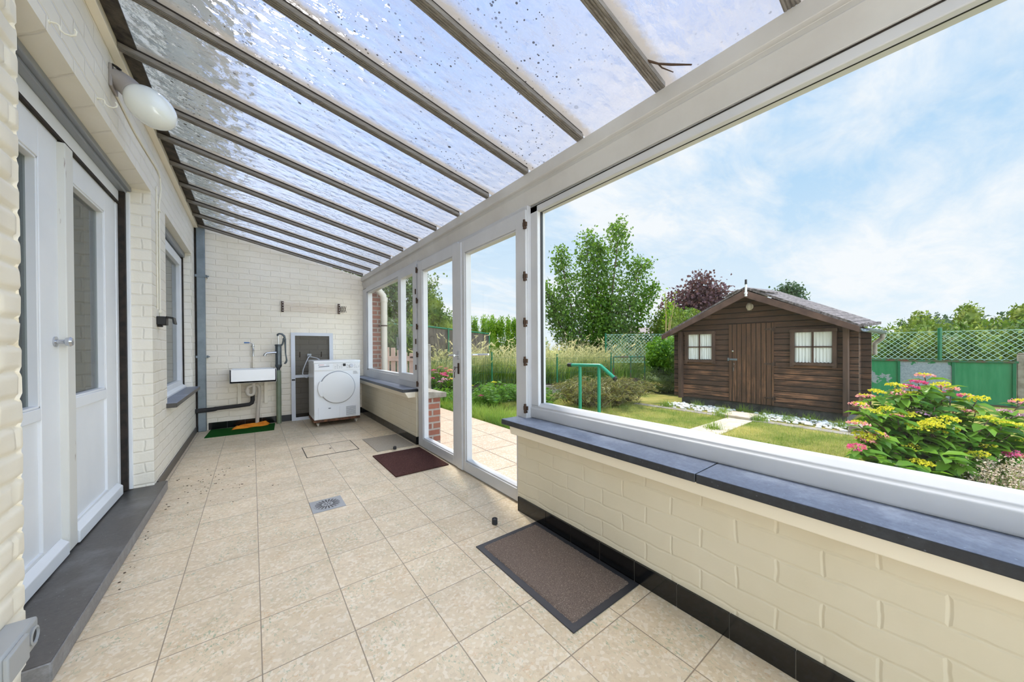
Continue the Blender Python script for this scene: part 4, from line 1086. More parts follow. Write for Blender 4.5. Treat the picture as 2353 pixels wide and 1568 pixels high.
b = MB(); b.ell((dx0 + 0.195, F_ - 0.004, 0.258), (0.018, 0.003, 0.008)); obj('flap_button', b, M['ink'], fl)
b = MB(); b.box((dx0 + 0.327, F_ - 0.004, 0.112), (dx0 + 0.575, F_ + 0.001, 0.275)); gl_ = obj('vent_panel', b, M['appliance'], dr_, bevel=0.002)
b = MB(); b.box((dx0 + 0.415, F_ - 0.0046, 0.125), (dx0 + 0.548, F_ - 0.003, 0.265))
for k_ in range(12): b.obox((dx0 + 0.4815, F_ - 0.007, 0.131 + k_ * 0.0117), (0.133, 0.006, 0.005), rotx(0.6), mi=1)
obj('vent_grille', b, [M['ink'], M['appliance']], gl_)
b = MB(); b.tube([(0.84, 6.10, 0.952), (0.80, 6.12, 0.975), (0.745, 6.2, 0.99), (0.725, 6.252, 1.0), (0.70, 6.2, 0.98), (0.655, 6.10, 0.90), (0.615, 6.06, 0.80), (0.605, 6.04, 0.74), (0.63, 6.05, 0.69), (0.665, 6.07, 0.675), (0.69, 6.10, 0.70), (0.70, 6.11, 0.78)], 0.006, 8); obj('power_cord', b, M['screen_frame'], dr_)

rk = thing('wall_drying_rack', 'folding washing line rack with rusty brackets high on the end wall', 'drying rack', (0.77, YF, 1.77))
for x, za, zc2, cat in ((0.377, 1.690, 1.855, 0), (1.164, 1.700, 1.868, 1)):
    m_ = MB(); m_.box((x - 0.016, YF - 0.012, za), (x + 0.016, YF, zc2)); m_.box((x - 0.016, YF - 0.035, za), (x - 0.010, YF, zc2)); 
    for k_ in range(4): m_.lathe([(0.006, 0), (0.006, 0.005)], (x + 0.004, YF - 0.012, za + 0.025 + k_ * 0.04), (0, -1, 0), 8, mi=1)
    obj('end_bracket', m_, [M['rust'], M['ceramic']], rk)
for k_ in range(6):
    m_ = MB(); z0_ = 1.715 + k_ * 0.0235; z1_ = 1.712 + k_ * 0.0245; m_.tube([(0.39, YF - 0.03, z0_), (0.77, YF - 0.032, (z0_ + z1_) / 2 - 0.004), (1.164, YF - 0.03, z1_)], 0.0019, 6); obj('line', m_, M['wire_rust'], rk)
m_ = MB()
for k_ in range(3):
    x0_, x1_ = 1.178 + k_ * 0.028, 1.206 + k_ * 0.028
    yk = YF - 0.02 - k_ * 0.02
    m_.tube([(x0_, yk, 1.725), (x1_, yk - 0.01, 1.83)], 0.004, 6); m_.tube([(x0_, yk - 0.008, 1.83), (x1_, yk - 0.018, 1.725)], 0.004, 6)
obj('scissor_arms', m_, M['rust'], rk)

# floor mats and bits
def flatmat(name, x0, y0, x1, y1, h, mat, label, cat='mat', border=None):
    if not border:
        m_ = MB(); m_.box((x0, y0, 0.0), (x1, y1, h)); return tag(obj(name, m_, mat, bevel=min(0.002, h * 0.4)), label, cat)
    t_ = thing(name, label, cat, ((x0 + x1) / 2, (y0 + y1) / 2, 0))
    m_ = MB(); m_.box((x0, y0, 0), (x1, y1, 0.005)); obj('rubber_base', m_, M['rubber'], t_, bevel=0.002)
    rr = random.Random(2)
    n1, n2 = 60, 90
    def f(a, c):
        x = x0 + border + a * (x1 - x0 - 2 * border); y = y0 + border + c * (y1 - y0 - 2 * border)
        e = min(a, 1 - a, c, 1 - c)
        return (x + (rr.random() - 0.5) * 0.004, y + (rr.random() - 0.5) * 0.004, 0.005 if e < 0.001 else 0.011 + rr.random() * 0.003)
    m_ = MB(); m_.grid(f, n1, n2); obj('pile', m_, mat, t_, sharp=180)
    return t_
flatmat('door_mat', 0.995, 0.918, 1.447, 1.655, 0.012, M['mat_gravel'], 'brown flecked doormat with black rubber border by the low wall', border=0.032)
flatmat('door_mat', 0.985, 2.97, 1.492, 3.694, 0.010, M['mat_coir'], 'dark maroon coir doormat in front of the garden doors')
flatmat('door_mat', 1.07, 3.82, 1.485, 4.455, 0.006, M['mat_beige'], 'beige grey felt mat by the far corner window')
m_ = MB(); m_.prism([(-0.49, 5.765), (0.232, 5.74), (0.265, 6.24), (-0.462, 6.275)], 'z', 0.0, 0.008)
tag(obj('turf_mat', m_, M['turf']), 'green artificial turf mat under the sink', 'mat')
rr = random.Random(5)
def cl(a, c):
    x = -0.215 + a * 0.40; y = 6.06 + c * 0.15 + a * 0.055
    x += (c - 0.5) * 0.04
    zz = 0.012 + 0.020 * abs(math.sin(a * 7 + c * 3)) + 0.014 * abs(math.sin(c * 9 + a * 2.3)) + 0.022 * a * math.sin(PI * c)
    e = min(a, 1 - a, c, 1 - c) * 8
    return (x + 0.012 * math.sin(c * 11), y + 0.014 * math.sin(a * 13), 0.0095 + (zz - 0.0095) * min(1, e))
m_ = MB(); m_.grid(cl, 40, 22); o = obj('cleaning_cloth', m_, M['orange'], sharp=180); md = o.modifiers.new('s', 'SOLIDIFY'); md.thickness = 0.003; md.offset = 1
tag(o, 'crumpled orange cloth lying on the green turf mat', 'cloth')

ht = thing('floor_hatch', 'tiled inspection hatch set in the floor before the dryer', 'hatch', (0.69, 4.29, 0))
b = MB(); b.box((0.445, 4.072, -0.001), (0.935, 4.508, 0.0022)); obj('hatch_lid', b, M['floor'], ht)
b = MB()
for a_, c_ in (((0.437, 4.062), (0.944, 4.070)), ((0.437, 4.062), (0.443, 4.517)), ((0.938, 4.062), (0.944, 4.517)), ((0.437, 4.511), (0.944, 4.517))): b.box((a_[0], a_[1], -0.001), (c_[0], c_[1], 0.0026))
obj('hatch_frame', b, M['dark_gap'], ht)
b = MB(); b.lathe([(0.014, 0), (0.012, 0.002), (0, 0.0025)], (0.69, 4.29, 0.002), (0, 0, 1), 14); obj('lifting_point', b, M['dark_gap'], ht)

dn = thing('floor_drain', 'square steel floor drain grate set in the tiles', 'drain', (0.425, 2.77, 0))
b = MB(); x0, x1, y0, y1 = 0.32, 0.527, 2.664, 2.87
b.box((x0, y0, -0.002), (x1, y1, 0.003)); obj('drain_plate', b, M['drain'], dn, bevel=0.001)
b = MB(); cxx, cyy = 0.4235, 2.767
b.lathe([(0.088, 0.0028), (0.088, 0.0046), (0.084, 0.0046), (0.084, 0.0040), (0.0, 0.0040)], (cxx, cyy, 0), (0, 0, 1), 40)
g = obj('drain_grate', b, M['drain'], dn)
b = MB()
for k_ in range(20):
    a = 2 * PI * k_ / 20; b.obox((cxx + 0.058 * math.cos(a), cyy + 0.058 * math.sin(a), 0.0041), (0.042, 0.009, 0.0008), rotz(a))
for k_ in range(6):
    a = 2 * PI * k_ / 6 + 0.3; b.obox((cxx + 0.018 * math.cos(a), cyy + 0.018 * math.sin(a), 0.0041), (0.018, 0.006, 0.0008), rotz(a))
obj('drain_slots', b, M['black'], g)
for (x, y, lab) in ((1.249, 3.795, 'small black rubber door stop near the dark coir mat'), (1.224, 1.80, 'small black rubber door stop near the flecked mat')):
    m_ = MB(); m_.lathe([(0.018, 0.006 if y > 3 else 0.0), (0.018, 0.034), (0.012, 0.036), (0.010, 0.030), (0.0, 0.030)], (x, y, 0), (0, 0, 1), 18)
    tag(obj('door_stop', m_, M['rubber']), lab, 'door stop', 'black door stops')
rr = random.Random(9); b = MB()
for k_ in range(90):
    t = rr.random()
    if t < 0.75: x, y = rr.gauss(-0.28, 0.16), rr.gauss(3.75, 0.35)
    else: x, y = -0.53 + rr.random() * 0.05, rr.uniform(2.2, 3.6)
    if x < -0.52: x = -0.52
    s_ = rr.uniform(0.0015, 0.006); b.ell((x, y, s_ * 0.25), (s_ * rr.uniform(0.6, 1.6), s_, s_ * 0.35), rotz(rr.random() * 3), 6, 4, wob=0.5, seed=k_)
tag(obj('dirt_crumbs', b, M['debris']), 'dark dry dirt crumbs scattered on the tiles by the door step', 'dirt', kind='stuff')

b = MB(); b.tube([(1.36, 0.842, zb(1.36, 0.842) + 0.02), (1.42, 0.80, zb(1.42, 0.8) + 0.016), (1.46, 0.765, zb(1.46, 0.77) + 0.018), (1.512, 0.70, zb(1.51, 0.7) + 0.012)], [0.006, 0.004, 0.005, 0.003], 7)
b.tube([(1.42, 0.80, zb(1.42, 0.8) + 0.016), (1.45, 0.80, zb(1.45, 0.8) + 0.02), (1.50, 0.775, zb(1.5, 0.775) + 0.02)], [0.004, 0.003, 0.002], 6)
tag(obj('dry_twig', b, M['debris']), 'dry brown twig caught under the roof sheet at the header beam', 'twig')
# ------------------------------------------------------------------ garden ground
ZL = -0.15
b = MB(); b.box((1.80, -40, -0.6), (140, 90, ZL)); b.box((-60, YF + 0.35, -0.6), (1.80, 90, ZL))
struct('lawn', b, M['lawn'], label='sunlit lawn in front of the shed', cat='lawn')
b = MB(); b.box((1.62, 1.0, -0.19), (2.93, 8.2, -0.05)); struct('patio', b, M['patio'], label='beige slab patio outside the garden doors', cat='patio', bevel=0.004)

def blades(n_, area, h0, h1, wid, lean, rng, zbase=ZL, segs=2, mask=None, hmod=None):
    """tapering bent grass blades as quads; area() gives (n,2) points"""
    P = area(n_, rng)
    if mask is not None: P = P[mask(P)]
    n_ = len(P)
    h = rng.uniform(h0, h1, n_) * (hmod(P) if hmod else 1.0); a = rng.uniform(0, 2 * PI, n_); l = rng.uniform(0.1, 1.0, n_) * lean
    side = a + PI / 2 + rng.uniform(-0.5, 0.5, n_)
    w_ = wid * rng.uniform(0.6, 1.3, n_)
    rows = []
    zb_ = zbase(P) if callable(zbase) else np.full(n_, zbase)
    for k in range(segs + 1):
        t = k / segs
        x = P[:, 0] + np.cos(a) * l * h * t * t; y = P[:, 1] + np.sin(a) * l * h * t * t; z = zb_ + h * t * (1 - 0.25 * l * t)
        ww = w_ * (1 - t * 0.88)
        rows.append(np.stack([x - np.cos(side) * ww, y - np.sin(side) * ww, z], 1)); rows.append(np.stack([x + np.cos(side) * ww, y + np.sin(side) * ww, z], 1))
    V = np.stack(rows, 1).reshape(-1, 3); m = 2 * (segs + 1)
    base = (np.arange(n_) * m)[:, None]
    F = np.concatenate([base + np.array([[2 * k, 2 * k + 1, 2 * k + 3, 2 * k + 2]]) for k in range(segs)], 0)
    return V, F, P, h, a, l

def rect(x0, x1, y0, y1, bias=1.0):
    def f(n_, rng):
        return np.stack([x0 + (x1 - x0) * rng.uniform(0, 1, n_) ** bias, rng.uniform(y0, y1, n_)], 1)
    return f

def inpath(P):
    x, y = P[:, 0], P[:, 1]
    path = (y > 2.09 + (6.7 - x) * 0.03) & (y < 2.52)
    grav = (x > 6.68)
    return ~(path | grav)
rng = np.random.default_rng(21)
V, F, *_ = blades(60000, rect(2.97, 6.75, -1.2, 6.3), 0.02, 0.062, 0.0032, 0.9, rng, mask=inpath)
tag(npobj('lawn_grass', V, F, M['blade']), 'short sunlit green and yellow lawn grass before the shed', 'grass', kind='stuff')

def merge(parts):
    Vs = []; Fs = []; o = 0
    for V_, F_ in parts:
        Vs.append(V_); Fs.append(F_ + o); o += len(V_)
    return np.concatenate(Vs), np.concatenate(Fs)

def leafq(P, size, rng, aspect=0.5, axis=None, spread=1.0, droop=0.0):
    """folded diamond leaves, one quad each"""
    n_ = len(P)
    d_ = rng.normal(size=(n_, 3)) * spread
    if axis is not None: d_ = d_ + axis
    d_[:, 2] -= droop
    d_ /= np.linalg.norm(d_, axis=1)[:, None] + 1e-9
    r_ = rng.normal(size=(n_, 3)); s_ = np.cross(d_, r_); s_ /= np.linalg.norm(s_, axis=1)[:, None] + 1e-9
    nn = np.cross(d_, s_)
    L = size * rng.uniform(0.65, 1.25, n_)[:, None]
    a = P - d_ * L * 0.5; c = P + d_ * L * 0.5
    w_ = L * aspect * 0.5
    l_ = P + s_ * w_ - d_ * L * 0.08 + nn * w_ * 0.35; r2 = P - s_ * w_ - d_ * L * 0.08 + nn * w_ * 0.35
    V = np.stack([a, l_, c, r2], 1).reshape(-1, 3)
    F = np.arange(4 * n_).reshape(-1, 4)
    return V, F

def shell(c, r, n_, rng, lo=0.62, flat=False):
    d_ = rng.normal(size=(n_, 3)); d_ /= np.linalg.norm(d_, axis=1)[:, None]
    k = rng.uniform(lo ** 3, 1, n_) ** (1 / 3)
    bump = 1 + 0.14 * np.sin(d_[:, 0] * 7 + c[0]) * np.sin(d_[:, 1] * 6 + c[1]) * np.sin(d_[:, 2] * 8)
    return np.array(c) + d_ * np.array(r) * (k * bump)[:, None], d_

def core(c, r, nu=14, nv=8):
    vs = []
    for i in range(nv + 1):
        th = PI * i / nv
        for j in range(nu):
            ph = 2 * PI * j / nu
            vs.append((c[0] + r[0] * math.sin(th) * math.cos(ph), c[1] + r[1] * math.sin(th) * math.sin(ph), c[2] + r[2] * math.cos(th)))
    fs = [(i * nu + j, (i + 1) * nu + j, (i + 1) * nu + (j + 1) % nu, i * nu + (j + 1) % nu) for i in range(nv) for j in range(nu)]
    return np.array(vs), np.array(fs)

def bush(name, label, cat, blobs, mat, size, dens, seed, group=None, aspect=0.5, stems=True, base=None, spread=0.9, lo=0.6, corek=0.66, axis_k=0.6, kind=None, stem_r=0.03):
    """blobs: list of (centre, radii, n); foliage is one mesh, the stems another"""
    rng = np.random.default_rng(seed)
    parts = []
    for c, r, n_ in blobs:
        P, d_ = shell(c, r, int(n_ * dens), rng, lo)
        ok = P[:, 2] > ZL + 0.02
        P, d_ = P[ok], d_[ok]
        parts.append(leafq(P, size, rng, aspect, d_ * axis_k + np.array([0, 0, 0.25]), spread))
        if corek:
            cv, cf_ = core(c, [q * corek for q in r], 20, 12)
            cv = np.array(c) + (cv - np.array(c)) * (1 + rng.normal(size=(len(cv), 1)) * 0.10)
            parts.append((cv, cf_))
    V, F = merge(parts)
    V[:, 2] = np.maximum(V[:, 2], ZL - 0.03)
    bx = base or (blobs[0][0][0], blobs[0][0][1], ZL)
    t_ = thing(name, label, cat, bx, group)
    npobj('foliage', V, F, mat, t_)
    if stems:
        m_ = MB(); rr = random.Random(seed)
        for c, r, n_ in blobs:
            m_.tube([(bx[0] + rr.uniform(-.1, .1), bx[1] + rr.uniform(-.1, .1), bx[2] - 0.05), ((bx[0] * 0.5 + c[0] * 0.5), (bx[1] * 0.5 + c[1] * 0.5), (bx[2] + c[2]) / 2), (c[0], c[1], c[2] + r[2] * 0.4)], [stem_r, stem_r * 0.7, stem_r * 0.3], 7)
        obj('stem', m_, M['bark'], t_)
    return t_

# ------------------------------------------------------------------ shed
SX = 7.77
Yu = lambda u: 3.87 - u
shed = thing('garden_shed', 'small brown timber shed with gabled felt roof and lace curtains', 'shed', (8.4, 2.5, ZL))
roofz = lambda u: 2.21 - 0.515 * abs(u - 1.39)
def upoly(us, zlow):
    pts = [(Yu(us[0]), zlow), (Yu(us[1]), zlow)]
    return pts + [(Yu(us[1]), roofz(us[1]) - 0.03), (Yu(1.39), roofz(1.39) - 0.03), (Yu(us[0]), roofz(us[0]) - 0.03)]
b = MB(); b.prism(upoly((-0.14, 2.88), 0.0), 'x', SX, SX + 0.045); obj('front_wall', b, M['shed_wall'], shed)
b = MB(); b.prism(upoly((-0.14, 2.88), 0.0), 'x', SX + 1.27, SX + 1.315); obj('rear_wall', b, M['shed_wall'], shed)
for u in (0.0, 2.705):
    b = MB(); b.box((SX - 0.10, Yu(u), 0.0), (SX + 1.42, Yu(u) - 0.045, roofz(u if u else 0.02) - 0.05)); obj('side_wall', b, M['shed_wall'], shed)
for u in (0.012, 2.712):
    b = MB(); b.box((SX - 0.115, Yu(u) + 0.004, -0.03), (SX - 0.0, Yu(u) - 0.062, roofz(u) - 0.06)); obj('corner_post', b, M['shed_trim'], shed, bevel=0.004)
b = MB(); b.box((SX + 0.03, Yu(0.02), ZL), (SX + 1.28, Yu(2.74), 0.002)); obj('plinth', b, M['concrete_dark'], shed)
b = MB(); ft = 0.035; xr0, xr1 = SX - 0.34, SX + 1.52
b.prism([(Yu(1.39), 2.21), (Yu(2.955), roofz(2.955)), (Yu(2.955), roofz(2.955) + ft), (Yu(1.39), 2.21 + ft)], 'x', xr0, xr1); b.prism([(Yu(1.39), 2.21), (Yu(1.39), 2.21 + ft), (Yu(-0.26), roofz(-0.26) + ft), (Yu(-0.26), roofz(-0.26))], 'x', xr0, xr1)
rr = random.Random(4)
for k_ in range(14):
    u = 1.5 + k_ * 0.1; x_ = xr0 - 0.01
    b.obox((xr0 + 0.93 + rr.uniform(-.02, .02), Yu(u), roofz(u) + ft + 0.004), (1.84, 0.10, 0.008), rotx(math.atan(0.515)))
for k_ in range(26): b.obox((xr0 + 0.04 + k_ * 0.07, Yu(2.95) - 0.01, roofz(2.95) + 0.028), (0.075, 0.05, rr.uniform(0.02, 0.05)), rotx(rr.uniform(0, 0.6)))
b.obox((xr0 + 0.05, Yu(1.18), 2.155), (0.14, 0.24, 0.02), rotx(-0.42)); b.obox((xr0 + 0.35, Yu(1.62), 2.15), (0.7, 0.22, 0.02), rotx(0.36))
TILT = 0.058
b.v = [(x, y, z + (x - xr0) * TILT) for x, y, z in b.v]
obj('roof', b, M['felt'], shed)
for s_, ua, ub in ((1, 1.36, 2.93), (-1, 1.42, -0.255)):
    b = MB(); b.prism([(Yu(ua), roofz(ua) + 0.005), (Yu(ub), roofz(ub) + 0.005), (Yu(ub), roofz(ub) - 0.088), (Yu(ua), roofz(ua) - 0.13)], 'x', xr0 - 0.012 - (0.001 if s_ > 0 else 0), xr0 + 0.012); obj('bargeboard', b, M['shed_verge'], shed, bevel=0.003)
for u in (0.62, 1.95):
    b = MB(); b.box((xr0 + 0.08, Yu(u) + 0.03, roofz(u) - 0.10), (SX + 0.01, Yu(u) - 0.03, roofz(u) - 0.03)); obj('purlin_end', b, M['shed_trim'], shed)
b = MB(); b.box((SX - 0.022, Yu(1.003), 0.005), (SX - 0.002, Yu(1.757), 1.562)); dr_s = obj('shed_door', b, M['shed_door'], shed, bevel=0.003)
b = MB(); b.box((SX - 0.034, Yu(1.03), 0.835), (SX - 0.02, Yu(1.155), 0.872)); b.box((SX - 0.036, Yu(0.985), 0.825), (SX + 0.0, Yu(1.015), 0.885)); b.tube([(SX - 0.042, Yu(1.02), 0.853), (SX - 0.042, Yu(1.12), 0.853)], 0.008, 8); obj('door_bolt', b, M['galv'], dr_s)
b = MB(); b.lathe([(0.016, 0), (0.018, 0.012), (0.0, 0.018)], (SX - 0.022, Yu(1.08), 1.02), (-1, 0, 0), 12); obj('door_knob', b, M['steel'], dr_s)
b = MB(); b.tube([(SX - 0.024, Yu(1.10), 0.70), (SX - 0.05, Yu(1.10), 0.69), (SX - 0.05, Yu(1.10), 0.63), (SX - 0.024, Yu(1.10), 0.62)], 0.006, 8); b.box((SX - 0.026, Yu(1.095), 0.745), (SX - 0.02, Yu(1.107), 0.78)); obj('pull_handle', b, M['steel'], dr_s)
for z in (1.44, 0.785, 0.14):
    b = MB(); b.prism([(Yu(1.60), z), (Yu(1.63), z + 0.016), (Yu(1.745), z + 0.02), (Yu(1.745), z - 0.02), (Yu(1.63), z - 0.016)], 'x', SX - 0.03, SX - 0.021); b.tube([(SX - 0.034, Yu(1.752), z - 0.045), (SX - 0.034, Yu(1.752), z + 0.045)], 0.009, 8); b.box((SX - 0.012, Yu(1.75), z - 0.04), (SX - 0.002, Yu(1.785), z + 0.04)); obj('door_hinge', b, M['rust'], dr_s)
def curtain(y0, y1, z0, z1, par, seed):
    rr = random.Random(seed); nu, nv = 44, 16
    def f(a, c):
        y = y0 + a * (y1 - y0); sc = 0.012 * abs(math.sin(a * PI * 5)) if c < 0.001 else 0
        z = z0 + c * (z1 - z0) - sc
        return (SX - 0.012 + 0.007 * math.sin(a * 34 + seed) * (0.5 + 0.5 * (1 - c)) + 0.003 * math.sin(a * 13 + c * 4), y, z)
    m_ = MB(); m_.grid(f, nu, nv); return obj('lace_curtain', m_, M['lace'], par, sharp=180)
for ua, ub, za, zc2, fz0, fz1 in ((0.124, 0.744, 0.83, 1.388, 0.778, 1.442), (2.005, 2.628, 0.822, 1.388, 0.778, 1.42)):
    m_ = MB(); x0_, x1_ = SX - 0.05, SX + 0.002; t_ = 0.058
    m_.box((x0_, Yu(ua), fz0 - 0.03), (x1_, Yu(ua + t_), fz1)); m_.box((x0_, Yu(ub), fz0 - 0.03), (x1_, Yu(ub - t_), fz1)); m_.box((x0_ - 0.006, Yu(ua - 0.01), fz1 - t_), (x1_, Yu(ub + 0.01), fz1)); m_.box((x0_ - 0.012, Yu(ua + 0.03), fz0), (x1_, Yu(ub - 0.03), fz0 + 0.05))
    um = (ua + ub) / 2; zm = (za + zc2) / 2
    m_.box((x0_ + 0.012, Yu(um - 0.014), fz0 + 0.04), (x0_ + 0.03, Yu(um + 0.014), fz1 - 0.05)); m_.box((x0_ + 0.012, Yu(ua + 0.05), zm - 0.012), (x0_ + 0.03, Yu(ub - 0.05), zm + 0.012))
    wf = obj('window_frame', m_, M['shed_trim'], shed, bevel=0.003)
    m_ = MB(); m_.box((SX - 0.003, Yu(ua + 0.05), fz0 + 0.04), (SX - 0.001, Yu(ub - 0.05), fz1 - 0.05)); obj('dark_backing', m_, M['shed_dark'], wf)  # flat board, its dark colour stands in for the unlit room behind
    curtain(Yu(ua + t_ + 0.004), Yu(um - 0.006), za + 0.018, zc2, wf, int(ua * 10)); curtain(Yu(um + 0.006), Yu(ub - t_ - 0.004), za + 0.02, zc2, wf, int(ua * 10) + 3)
    m_ = MB(); m_.box((SX - 0.031, Yu(ua + 0.05), fz0 + 0.045), (SX - 0.028, Yu(ub - 0.05), fz1 - 0.05)); obj('window_pane', m_, M['glass'], wf)
ld = Vector((SX, Yu(1.372), 1.895))
b = MB(); b.lathe([(0.062, 0), (0.062, 0.02), (0.05, 0.024)], ld, (-1, 0, 0), 20); b.ell(ld + Vector((-0.035, 0, 0)), (0.045, 0.045, 0.075), None, 16, 10); 
for a_ in (-0.028, 0, 0.028): b.tube([(SX - 0.02, ld.y + a_, ld.z - 0.075), (SX - 0.085, ld.y + a_, ld.z - 0.03), (SX - 0.085, ld.y + a_, ld.z + 0.03), (SX - 0.02, ld.y + a_, ld.z + 0.075)], 0.004, 6)
tag(obj('bulkhead_lamp', b, M['pvc']), 'round caged bulkhead lamp high on the shed gable', 'lamp')
fp = thing('mast_bracket', 'short white pole with black tip at the shed ridge', 'pole', (xr0 - 0.02, Yu(1.425), 2.08))
b = MB(); b.tube([(xr0 - 0.03, Yu(1.425), 2.06), (xr0 - 0.03, Yu(1.425), 2.29)], [0.022, 0.016], 10); b.lathe([(0.03, -0.012), (0.03, 0.012)], (xr0 - 0.03, Yu(1.425), 2.12), (0, 0, 1), 10); obj('pole', b, M['ceramic'], fp)
b = MB(); b.tube([(xr0 - 0.03, Yu(1.425), 2.285), (xr0 - 0.03, Yu(1.425), 2.375)], [0.021, 0.019], 10); obj('pole_tip', b, M['black'], fp)
gt = thing('gutter', 'grey half round gutter along the right eaves of the shed', 'gutter', (SX + 0.6, Yu(2.98), 1.36))
b = MB(); gp = [(Yu(3.0) + 0.055 * math.cos(a), 1.385 + 0.055 * math.sin(a)) for a in [PI + PI * i / 10 for i in range(11)]]; gp2 = [(Yu(3.0) + 0.047 * math.cos(a), 1.387 + 0.047 * math.sin(a)) for a in [2 * PI - PI * i / 10 for i in range(11)]]
b.prism(gp + gp2, 'x', xr0 - 0.03, xr1 + 0.02); 
for k_ in range(6): b.lathe([(0.06, -0.012), (0.06, 0.012)], (xr0 + 0.15 + k_ * 0.33, Yu(3.0), 1.38), (1, 0, 0), 14) if False else b.box((xr0 + 0.15 + k_ * 0.33, Yu(3.0) - 0.06, 1.375), (xr0 + 0.17 + k_ * 0.33, Yu(3.0) + 0.06, 1.39))
obj('channel', b, M['galv'], gt)
b = MB(); b.tube([(xr1 - 0.03, Yu(3.0), 1.33), (xr1 - 0.03, Yu(3.0), 1.26), (xr1 - 0.03, Yu(2.93), 1.19), (xr1 - 0.03, Yu(2.90), 1.16), (xr1 - 0.03, Yu(2.90), 0.95)], 0.035, 12); obj('outlet_elbow', b, M['concrete'], gt)

# path, step and pebbles in front of the shed
b = MB(); b.prism([(2.93, 2.03), (6.70, 2.12), (6.70, 2.50), (2.93, 2.53)], 'z', ZL - 0.03, ZL + 0.012); tag(obj('path_slabs', b, M['path'], bevel=0.006), 'pale sandy slab path crossing the lawn to the shed step', 'path', kind='structure')
b = MB(); b.box((6.72, 2.17, ZL - 0.02), (7.22, 2.60, ZL + 0.055)); tag(obj('step_slab', b, M['path'], bevel=0.01), 'pale stone step slab before the shed door', 'step')
b = MB(); b.box((6.72, 0.8, ZL - 0.03), (6.90, 2.15, ZL + 0.012)); b.box((6.72, 2.62, ZL - 0.03), (6.90, 4.4, ZL + 0.012)); tag(obj('edging_kerb', b, M['concrete'], bevel=0.008), 'grey concrete kerb edging the pebble strip', 'kerb', kind='structure')
rr = random.Random(31); b = MB()
for k_ in range(620):
    y = rr.uniform(0.95, 3.85)
    if 2.15 < y < 2.64 and rr.random() < 0.93: continue
    x = 7.26 + rr.gauss(0, 0.15)
    x = min(max(x, 6.94), 7.66)
    s_ = rr.uniform(0.018, 0.042)
    b.ell((x, y, ZL + s_ * 0.45 + max(0, 0.05 - abs(x - 7.26) * 0.2) * rr.random()), (s_, s_ * rr.uniform(0.6, 1), s_ * 0.62), rotz(rr.random() * 3), 8, 5, wob=0.12, seed=k_)
tag(obj('pebbles', b, M['pebble'], sharp=180), 'white pebbles strewn along the shed plinth', 'pebbles', kind='stuff')
rng = np.random.default_rng(8)
def tuftpts(n_, rng):
    c = np.array([(7.1, 2.72), (7.3, 2.05), (7.15, 1.75), (7.35, 3.3), (6.95, 3.75), (7.2, 1.1), (7.4, 1.5), (6.8, 2.05), (6.7, 2.62), (5.6, 2.3), (7.5, 2.5)])
    k = rng.integers(0, len(c), n_); return c[k] + rng.normal(size=(n_, 2)) * 0.06
V, F, *_ = blades(1500, tuftpts, 0.06, 0.19, 0.004, 0.9, rng)
tag(npobj('grass_tufts', V, F, M['greengrass']), 'green grass tufts sprouting between pebbles and kerb', 'grass', kind='stuff')
b = MB(); b.prism([(6.72, 0.55), (7.1, 0.5), (7.3, 0.85), (6.95, 1.0)], 'z', ZL - 0.02, ZL + 0.12); tag(obj('stone_block', b, M['concrete'], bevel=0.02), 'pale broken stone leaning at the right corner of the shed', 'stone')

# ------------------------------------------------------------------ right boundary: sheet metal and chain link
FX = 12.2
mf = thing('metal_fence', 'green painted sheet metal fence right of the shed', 'fence', (FX, 0.3, ZL))
ys = [1.9, 0.88, 0.09, -0.66]
for k_, (ya, yb_) in enumerate(zip(ys[:-1], ys[1:])):
    m_ = MB(); m_.box((FX, yb_ + 0.02, ZL + 0.0), (FX + 0.012, ya - 0.02, 0.745)); obj('sheet_panel', m_, M['panel_bare'] if k_ == 1 else M['panel_green'], mf)
for y in ys:
    m_ = MB(); m_.box((FX - 0.03, y - 0.022, ZL), (FX + 0.02, y + 0.022, 0.75)); obj('upright', m_, M['green_post'], mf, bevel=0.004)
for za, zc2 in ((0.745, 0.785), (ZL - 0.02, ZL + 0.03)):
    m_ = MB(); m_.box((FX - 0.035, ys[-1] - 0.05, za), (FX + 0.03, ys[0], zc2)); obj('rail', m_, M['rail_rust'], mf, bevel=0.003)
def chainlink(x, ya, yb_, z0, z1, pitch, r, par, mat, p0=None, p1=None):
    """diamond netting between two points in plan"""
    A = Vector(p0 or (x, ya, 0)); B = Vector(p1 or (x, yb_, 0)); L = (B - A).length; dd_ = (B - A).normalized(); H = z1 - z0
    m_ = MB(); k_ = -H
    while k_ < L:
        for sgn in (0, 1):
            s0, s1 = k_, k_ + H; za, zc_ = (z0, z1) if sgn == 0 else (z1, z0)
            if s0 < 0: za += (zc_ - za) * (-s0) / H; s0 = 0
            if s1 > L: zc_ = za + (zc_ - za) * (L - s0) / (s1 - s0); s1 = L
            if s1 - s0 > 0.01: m_.tube([A + dd_ * s0 + Vector((0, 0, za)), A + dd_ * s1 + Vector((0, 0, zc_))], r, 4, caps=False)
        k_ += pitch
    m_.tube([A + Vector((0, 0, z1)), B + Vector((0, 0, z1))], r * 1.1, 5); m_.tube([A + Vector((0, 0, z0 + 0.02)), B + Vector((0, 0, z0 + 0.02))], r * 1.1, 5)
    return obj('wire_netting', m_, mat, par)
cf = thing('chain_link_fence', 'pale green chain link fence above the metal sheets', 'fence', (FX + 0.08, 0.28, ZL))
chainlink(FX + 0.08, 2.0, -1.6, 0.79, 1.425, 0.105, 0.0035, cf, M['green_wire'])
